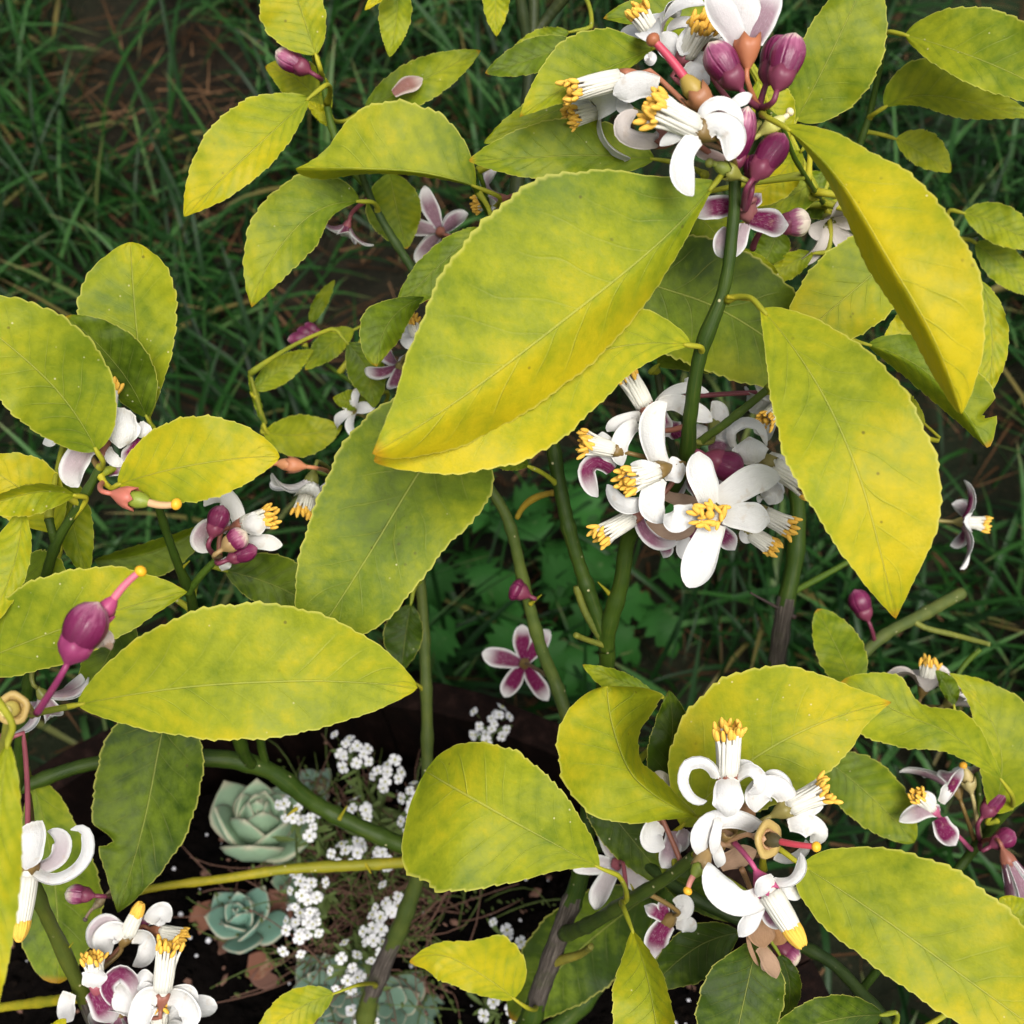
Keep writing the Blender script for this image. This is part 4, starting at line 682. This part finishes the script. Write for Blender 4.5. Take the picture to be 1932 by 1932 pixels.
bud(165, 1689, 122, 1686, .50, .0040, .72, (220, 1690, .57)); spent(190, 1700, .52, -.6, .6, .1, .006, (.3, .2, .15), (.25, .2, .12), (.2, .15, .08), (225, 1690, .57), None, .6, (.12, .08, .08))
# lower left cluster
flower(236, 1772, .50, .42, -.88, .15, .95, None, .7, node=NBL, closed=True, slen=1.3, O=O5, rib=[([(770,1310),(680,1265),(605,1330),(602,1445)],38,D(tilt=35,face=-1,purple=.5)), ([(800,1370),(730,1340),(680,1390),(715,1480)],78,D(o=-3,cam_=-.45)), ([(850,1370),(950,1390),(945,1490),(855,1560)],54,D(tilt=20))]); flower(296, 1756, .51, .9, .15, .1, .85, None, .7, node=(160, 1870, .50), O=O5, cal=(.26, .10, .05), rib=[([(975,1290),(1030,1225),(1095,1275)],74,D(cam_=-.45,o=-3)), ([(1000,1380),(1020,1440),(1060,1400)],50,D(face=-1,purple=.6)), ([(920,1320),(930,1270),(960,1240)],46,D(face=-1,purple=1.,o=4))])
flower(182, 1862, .485, -.08, -1, .12, 1., None, .95, node=(160, 1880, .50), O=O5, slen=.9, rib=[([(600,1700),(615,1640),(640,1575)],92,D(o=-3)), ([(740,1790),(690,1680),(780,1600),(865,1680),(870,1800)],54,D(face=-1,purple=1.,tilt=15,o=-1)), ([(610,1710),(660,1800),(740,1920)],90,D(face=-1,purple=1.,o=1)), ([(740,1690),(780,1770),(800,1880)],62,D(o=0)), ([(450,1730),(425,1830),(470,1910)],58,D(o=1))])
flower(305, 1882, .48, .14, -1, .1, 1.1, None, .5, node=(175, 1905, .505), slen=1.5, O=O5, rib=[([(1020,1770),(950,1780),(915,1870),(930,1980)],86,D(o=-3,cam_=-.4)), ([(1080,1760),(1180,1780),(1230,1880),(1180,1960)],66,D(tilt=15)), ([(1000,1760),(940,1695),(880,1720)],34,D(o=2)), ([(960,1700),(930,1640),(880,1620)],56,D(o=4)), ([(1100,1740),(1200,1730),(1260,1820)],50,D(o=4))]); flower(300, 1940, .49, .1, -.8, .4, 1., None, .6, 30, .8, node=(190, 1925, .51)); flower(225, 1915, .49, .0, .8, .3, .9, None, .95, 10, .8, node=(185, 1925, .51), stam=False)
# behind
bud(572, 128, 520, 96, .505, .0048, .60, (606, 150, .515)); flower(655, 425, .53, -.35, .7, -.2, .65, None, .9, 20, .85, stam=False)
flower(832, 438, .56, -.35, -.3, -.6, .8, [(20, 40, 80, 1.2), (90, 50, 90, 1), (160, 50, 90, 1), (235, 50, 90, 1.1), (300, 50, 90, 1)], .85, stam=False); flower(945, 375, .52, -.9, .2, .1, .8, None, .9, 20, .9)
flower(790, 645, .52, -.2, -.6, .3, .75, None, .9, 20, .9); spent(830, 590, .50, -.6, -.6, .2, .006); flower(672, 778, .56, -.4, -.2, .5, .6, None, 1., 20, 1., stam=False); flower(755, 690, .54, -.3, .4, -.5, .7, None, .9, 20, .8, stam=False)
bud(585, 635, 542, 642, .60, .0034, .35); bud(590, 632, 560, 622, .60, .003, .25); bud(600, 628, 575, 610, .60, .0026, .25)
flower(990, 1252, .66, -.15, .1, -.9, 1., [(0, 60, 95, .9), (75, 60, 90, 1), (150, 60, 90, .9), (215, 55, 85, 1.15), (320, 60, 110, 1)], 1.25, node=(1040, 1280, .556), stam=False); bud(985, 1118, 962, 1107, .535, .0052, .22, (995, 1125, .543))
flower(1812, 985, .60, .95, .05, .1, .85, [(0, 60, 150, .8), (75, 60, 130, 1.1), (150, 50, 150, 1), (215, 60, 140, 1.1), (285, 60, 130, 1.25)], .95, node=(1750, 980, .60), slen=1.05); stem([(1750, 980, .60), (1700, 1000, .60), (1600, 1060, .60), (1490, 1120, .59)], (4, 5, 6, 7), GR, 'twig')
bud(1632, 1158, 1612, 1112, .60, .0055, .22, (1650, 1212, .61)); flower(1742, 1300, .57, .2, -.9, .1, .95, None, .35, 20, .9, brown=.35, node=(1800, 1330, .598)); flower(1790, 1325, .58, .5, -.4, .2, .8, None, .3, 20, .6, brown=.2, node=(1800, 1330, .598), stam=False)
flower(1762, 1530, .53, -.62, -.62, .25, .85, None, .9, node=(1835, 1605, .563), cal=(.36, .08, .16), rib=[([(1772,1530),(1740,1530),(1697,1550)],16,D(face=-1,purple=.7)), ([(1772,1545),(1785,1570),(1803,1594)],21,D(face=-1,purple=1.1)), ([(1780,1510),(1800,1478),(1816,1450)],10,D(face=-1,purple=1.2)), ([(1775,1515),(1785,1495),(1790,1475)],10,D()), ([(1760,1520),(1750,1505),(1735,1500)],12,D())]); flower(1805, 1490, .55, -.2, -.8, -.3, 1., None, 1., 20, .6, node=(1840, 1590, .563), stam=False); spent(1828, 1478, .54, -.3, -.9, .2, .003, (.4, .34, .14), (.45, .36, .16), (.38, .32, .14), (1850, 1585, .56))
bud(1862, 1530, 1905, 1468, .54, .0048, .55, (1850, 1585, .56)); bud(1880, 1590, 1915, 1570, .54, .0046, .30, (1850, 1590, .56)); flower(1900, 1620, .535, .4, .9, .1, 1.1, [(0, 15, 30, 1.2), (72, 15, 35, 1.2), (144, 15, 30, 1.2), (216, 15, 30, 1.2), (288, 15, 35, 1.2)], .9, node=(1850, 1590, .56), stam=False)
bud(800, 1580, 776, 1572, .60, .0035, .45); flower(1560, 415, .50, .2, .4, .3, .9, None, .9, 20, .7, brown=.3, stam=False)
# axillary thorns
for (u0, v0, u1, v1, z) in ((1372, 560, 1418, 568, .414), (1150, 1120, 1128, 1098, .503), (1000, 1140, 1022, 1122, .54), (640, 1545, 655, 1520, .594), (120, 1800, 138, 1778, .485), (798, 1300, 780, 1285, .59), (340, 1075, 358, 1058, .48), (690, 1630, 700, 1648, .604), (1200, 1690, 1190, 1668, .495), (300, 868, 312, 850, .455), (560, 1525, 540, 1540, .594)): stem([(u0, v0, z), (u1, v1, z-.004)], (5, 1), YG, 'thorn', nseg=8)

# ------------------------------------------------------------------ fallen petal
def lone_petal(P, d, up, L, label, purple=.8, brown=.2, w=.0045):
    d = nrm(np.array(d, float)); up = nrm(np.array(up, float) - d*np.dot(up, d)); path = []; nor = []; p = np.array(P, float); n = 12
    for i in range(n):
        th = R(-25 + 75*i/(n-1)); q = d*math.cos(th)+up*math.sin(th); path.append(p.copy()); nor.append(up*math.cos(th)-d*math.sin(th)); p = p+q*L/(n-1)
    o = petal(np.array(path), w, .35, np.cross(d, up), nor, None, purple, brown); o.name = 'fallen_petal'; tag(o, label, 'petal'); return o
lone_petal(at(742, 176, .531), RT*.8+UP*.5+VW*.1, VW, .016, 'withered pink and white petal fallen on a lemon leaf', .9, .45, .0036)

# ------------------------------------------------------------------ succulents
def succ_leaf_mesh(L, W, thick, curve):
    n, k = 10, 10; V = []; U = []; z = 0; x = 0
    for i in range(n):
        t = i/(n-1); th = curve*t; w_ = W*(.34+.66*math.sin(math.pi*min(.5, t*.80)))*(1-max(0, (t-.58)/.42)**1.7)*(1 if t < .99 else .6); w_ = max(w_, .0003); h = thick*(.7+.3*math.sin(math.pi*t))*(1-.75*t**3)
        for j in range(k):
            c = 2*math.pi*j/k; yy = math.cos(c)*w_; zz = math.sin(c)*h*.5 + .22*w_*(abs(math.cos(c))**2)
            V.append((x - zz*math.sin(th), yy, z + zz*math.cos(th))); U.append((.5+.5*math.cos(c), t))
        x += L/(n-1)*math.cos(th); z += L/(n-1)*math.sin(th)
    return V, grid_faces(n, k, 0, True) + [tuple(range(k))[::-1], tuple((n-1)*k+j for j in range(k))], U
def rosette(u, v, h, D, nl, color, label, lean=(0, 0), cup=1., el0=4, cv=.55, name='succulent'):
    c = on_plane(u, v, SOIL + h); base = np.array([c[0], c[1], soil_h(c[0], c[1]) - .006])
    root = empty(name, base, label, 'succulent', 'succulents under the lemon tree')
    V, F, U = tube(spline([base, (base+c)/2+[.002, 0, 0], c], 8), [.006]*8, 10); mk('stem', V, F, M['tint'], root, base, U, None, (.16, .17, .08))
    ms = []
    for q in range(3): V, F, U = succ_leaf_mesh(1, .37+.03*q, .20, cv*cup); ms.append(mesh_data('leaf', V, F, M['succ'], U))
    LM = Matrix.Rotation(lean[0], 4, 'X') @ Matrix.Rotation(lean[1], 4, 'Y')
    for i in range(nl):
        f = i/(nl-1); o = bpy.data.objects.new('leaf', ms[i % 3]); col.objects.link(o); o.parent = root
        el = R(el0 + (80-el0)*f**.9)*cup; sz = D*.5*(1.0-.62*f)*random.uniform(.94, 1.05)
        o.matrix_local = Matrix.Translation(c - base) @ LM @ Matrix.Translation((0, 0, -.012 + .016*f*D/.07)) @ Matrix.Rotation(i*2.39996 + random.uniform(-.1, .1), 4, 'Z') @ Matrix.Rotation(-el, 4, 'Y') @ Matrix.Rotation(random.uniform(-.08, .08), 4, 'X') @ Matrix.Scale(sz, 4); cc = random.uniform(.9, 1.1); o.color = (color[0]*cc, color[1]*cc, color[2]*cc, 1)
    return root
rosette(486, 1580, .038, .100, 21, (.26, .37, .24), 'large pale green rosette succulent with pink tipped cupped leaves', (-.55, .12), cup=1., el0=16, cv=.8)
rosette(458, 1742, .02, .070, 14, (.15, .27, .21), 'blue green rosette succulent beside brown dead leaves', (-.3, -.1), cup=.9, el0=6, cv=.7)
rosette(598, 1478, .012, .040, 9, (.20, .31, .24), 'small round leaved succulent half hidden behind the green branch', cup=.6)
rosette(628, 1868, .012, .070, 13, (.12, .19, .14), 'grey green flat rosette succulent beneath the yellow drooping leaf', cup=.4)
rosette(742, 1905, .012, .070, 13, (.11, .18, .13), 'grey green flat rosette succulent beside the bark covered stem', cup=.4)
rosette(560, 1660, .008, .050, 10, (.17, .27, .18), 'small green succulent tucked under the yellow twig', cup=.5)
k = 0
for (u, v, d, c, lb) in ((468, 1810, .026, (.17, .075, .05), 'coppery dead leaf lying below the blue green succulent'), (375, 1735, .024, (.15, .065, .04), 'coppery dead leaf beside the blue green succulent'), (525, 1705, .024, (.22, .10, .07), 'pinkish brown dead leaf between the two rosettes'), (500, 1830, .022, (.12, .06, .045), 'dark brown dead leaf on the soil below the coppery leaf'), (420, 1770, .016, (.10, .05, .035), 'small dark dead leaf half buried in the soil')):
    p = on_plane(u, v, SOIL+.008); V, F, U = succ_leaf_mesh(d, d*.36, .0016, .5); a = 1.1*k; k += 1; ca, sa = math.cos(a), math.sin(a)
    V = [np.array((x*ca-y*sa - d*.4*ca, x*sa+y*ca - d*.4*sa, z)) + [p[0], p[1], soil_h(p[0], p[1])+.001] for x, y, z in V]
    tag(mk('dead_leaf', V, F, M['dead'], None, None, U, None, c), lb, 'leaf', 'dead succulent leaves on the soil')

# ------------------------------------------------------------------ sweet alyssum
def floret_mesh():
    bg_ = Bag(); r = .0026
    for k in range(4):
        c = math.pi/2*k; V = []
        for (l, w_, z) in ((.0003, .0004, 0), (.0011, .0010, .0004), (.0021, .0015, .0006), (.0028, .0009, .0003)):
            for s in (-1, 0, 1): x, y = l, s*w_; V.append((x*math.cos(c)-y*math.sin(c), x*math.sin(c)+y*math.cos(c), z - .0002*abs(s)))
        bg_.add(V, grid_faces(4, 3), None, 0)
    V, F, U = ball((0, 0, .0005), .0006, None, 1, 6, 4); bg_.add(V, F, U, 1); V, F, U = tube([(0, 0, 0), (.0002, 0, -.003), (.0008, 0, -.006)], .00022, 4); bg_.add(V, F, U, 2)
    return mesh_data('floret', bg_.V, bg_.F, [M['white'], M['ygreen'], M['astem']], bg_.U, bg_.M)
FM = floret_mesh()
def alyssum(heads, ru, rv, label):
    rp = on_plane(ru, rv, SOIL); base = np.array([rp[0], rp[1], soil_h(rp[0], rp[1])-.004]); root = empty('sweet_alyssum', base, label, 'flower', 'sweet alyssum in the planter')
    for (u, v, z, nf, sz) in heads:
        c = at(u, v, z); bg_ = Bag(); n = 12; path = spline([base + [random.uniform(-.008, .008), random.uniform(-.008, .008), 0], (base*.6+c*.4)+[random.uniform(-.01, .01), random.uniform(-.01, .01), -.004], c - [0, 0, .006], c], n)
        V, F, U = tube(path, np.linspace(.0009, .0006, n), 5); bg_.add(V, F, U, 0)
        for q in range(12):          # narrow leaves up the stem
            i = random.randint(2, n-2); a = random.uniform(0, 6.28); d = np.array([math.cos(a), math.sin(a), random.uniform(.1, .7)]); sv = np.array([-math.sin(a), math.cos(a), 0]); L = random.uniform(.007, .014)
            V = []
            for f_, w_ in ((0, .0004), (.4, .0013), (.75, .0011), (1, .0001)):
                for s in (-1, 0, 1): V.append(path[i] + d*L*f_ + sv*w_*s + np.array([0, 0, -.003*f_*f_ + .0003*abs(s)]))
            bg_.add(V, grid_faces(4, 3), None, 0)
        hd = bg_.build('flower_head', M['astem'], root, c)
        for i in range(int(nf*.62)):
            f = (i+.5)/nf; ph = i*2.39996; th = math.acos(1-f*1.25); d = np.array([math.sin(th)*math.cos(ph), math.sin(th)*math.sin(ph), math.cos(th)])
            o = bpy.data.objects.new('floret', FM); col.objects.link(o); o.parent = hd; o.location = d*sz*random.uniform(.7, 1.45)*np.array([1.1, 1.1, .6]) + np.array([random.uniform(-.3, .3)*sz for _ in range(3)]); dv = Vector(d + np.array([random.uniform(-.3, .3) for _ in range(3)]) + np.array([0, -.2, .3]))
            o.rotation_euler = dv.to_track_quat('Z', 'Y').to_euler(); o.scale = (random.uniform(.9, 1.4),)*3
alyssum([(672, 1426, .715, 16, .008), (640, 1405, .72, 6, .005), (732, 1465, .71, 16, .008), (676, 1535, .71, 13, .008), (782, 1500, .715, 12, .007), (778, 1545, .71, 14, .008), (715, 1612, .705, 18, .009), (655, 1610, .71, 15, .008)], 720, 1560, 'white sweet alyssum clump growing behind the forked green branch')
alyssum([(556, 1527, .70, 15, .008), (580, 1560, .705, 8, .006), (570, 1682, .695, 15, .008), (590, 1700, .70, 9, .006), (562, 1760, .69, 20, .010), (585, 1745, .70, 12, .007)], 610, 1650, 'white sweet alyssum spilling between the rosette succulents')
alyssum([(732, 1712, .695, 16, .008), (712, 1755, .69, 14, .008), (706, 1795, .70, 7, .006), (652, 1825, .69, 14, .008), (668, 1845, .70, 8, .006), (682, 1912, .69, 14, .008)], 690, 1780, 'white sweet alyssum over the grey green succulents')
alyssum([(933, 1372, .73, 22, .010), (905, 1395, .74, 5, .005)], 940, 1430, 'single white sweet alyssum head by the barrel wall')
alyssum([(947, 1912, .66, 14, .008), (975, 1780, .68, 4, .005), (945, 1755, .70, 4, .005)], 930, 1870, 'small white sweet alyssum below the yellow folded leaf')
bag = Bag()
for i in range(420):
    u, v = random.gauss(690, 95), random.gauss(1690, 110); p = on_plane(u, v, SOIL+.004)
    if math.hypot(p[0]-POT[0], p[1]-POT[1]) > RP-.06: continue
    p[2] = soil_h(p[0], p[1]); a = random.uniform(0, 6.28); L = random.uniform(.02, .06); d = np.array([math.cos(a), math.sin(a), random.uniform(.1, 1.1)]); q = p + d*L; m_ = (p+q)/2 + [random.uniform(-.008, .008), random.uniform(-.008, .008), .008]
    V, F, U = tube(spline([p, m_, q], 6), np.linspace(.0006, .0003, 6), 4); bag.add(V, F, U, 0 if random.random() < .6 else 1)
    for k in range(5):
        c = p + (q-p)*random.uniform(.2, 1) + [0, 0, .002]; V, F, U = ball(c, random.uniform(.0008, .0022), (random.random(), random.random(), .3), .35, 5, 4); bag.add(V, F, U, random.choice((0, 1, 1)))
tag(bag.build('dry_stems', [M['adry'], M['astem']], None, (POT[0], POT[1], SOIL)), 'tangle of thin brown and green stems under the alyssum', 'stems', kind='stuff')

# ------------------------------------------------------------------ broadleaf weeds
def weed(u, v, n, L, label):
    c = on_plane(u, v, .03); base = np.array([c[0], c[1], -.002]); root = empty('weed', base, label, 'weed', 'broadleaf weeds in the lawn')
    for i in range(n):
        a = 2*math.pi*i/n + random.uniform(-.4, .4); h = random.uniform(.05, .11); el = random.uniform(.3, .8); l = L*random.uniform(.7, 1.15); dh = np.array([math.cos(a), math.sin(a), 0]); sv = np.array([-math.sin(a), math.cos(a), 0]); p0 = base + dh*h*.55 + [0, 0, h]
        bg_ = Bag(); V, F, U = tube(spline([base, base + dh*h*.15+[0, 0, h*.6], p0], 7), np.linspace(.0014, .0009, 7), 5); bg_.add(V, F, U); V = []; m = 22
        for k in range(m):
            t = k/(m-1); w_ = l*.36*(math.sin(math.pi*(.06+.94*t)**.62)**.8)*(1+.28*((k % 4)-1.5)/1.5*(t < .95)); an = el - 1.1*t; p = p0 + (dh*math.cos(an) + np.array([0, 0, math.sin(an)]))*l*t
            for s in (-1, -.5, 0, .5, 1): V.append(p + sv*w_*s + np.array([0, 0, .12*w_*abs(s)]) + dh*l*.06*abs(s))
        bg_.add(V, grid_faces(m, 5)); cc = random.uniform(.7, 1.25); bg_.build('leaf', M['weed'], root, base, (.020*cc, .085*cc, .014*cc))
for (u, v, n, L, lb) in ((1090, 1010, 7, .055, 'broadleaf weed in the lawn beneath the white blossom cluster'), (1010, 1060, 6, .05, 'broadleaf weed in the lawn between the two thin green stems'), (880, 1040, 6, .045, 'broadleaf weed in the lawn below the large shaded leaf'), (1060, 1180, 8, .055, 'dense broadleaf weed in the lawn right behind the barrel'), (930, 1180, 6, .05, 'broadleaf weed in the lawn beside the upright green stem'), (1180, 1120, 6, .05, 'broadleaf weed in the lawn by the thick forked stem'), (1000, 930, 5, .045, 'small broadleaf weed in the lawn behind the curled yellow shoot')): weed(u, v, n, L, lb)
print('LONG petioles', LONG)
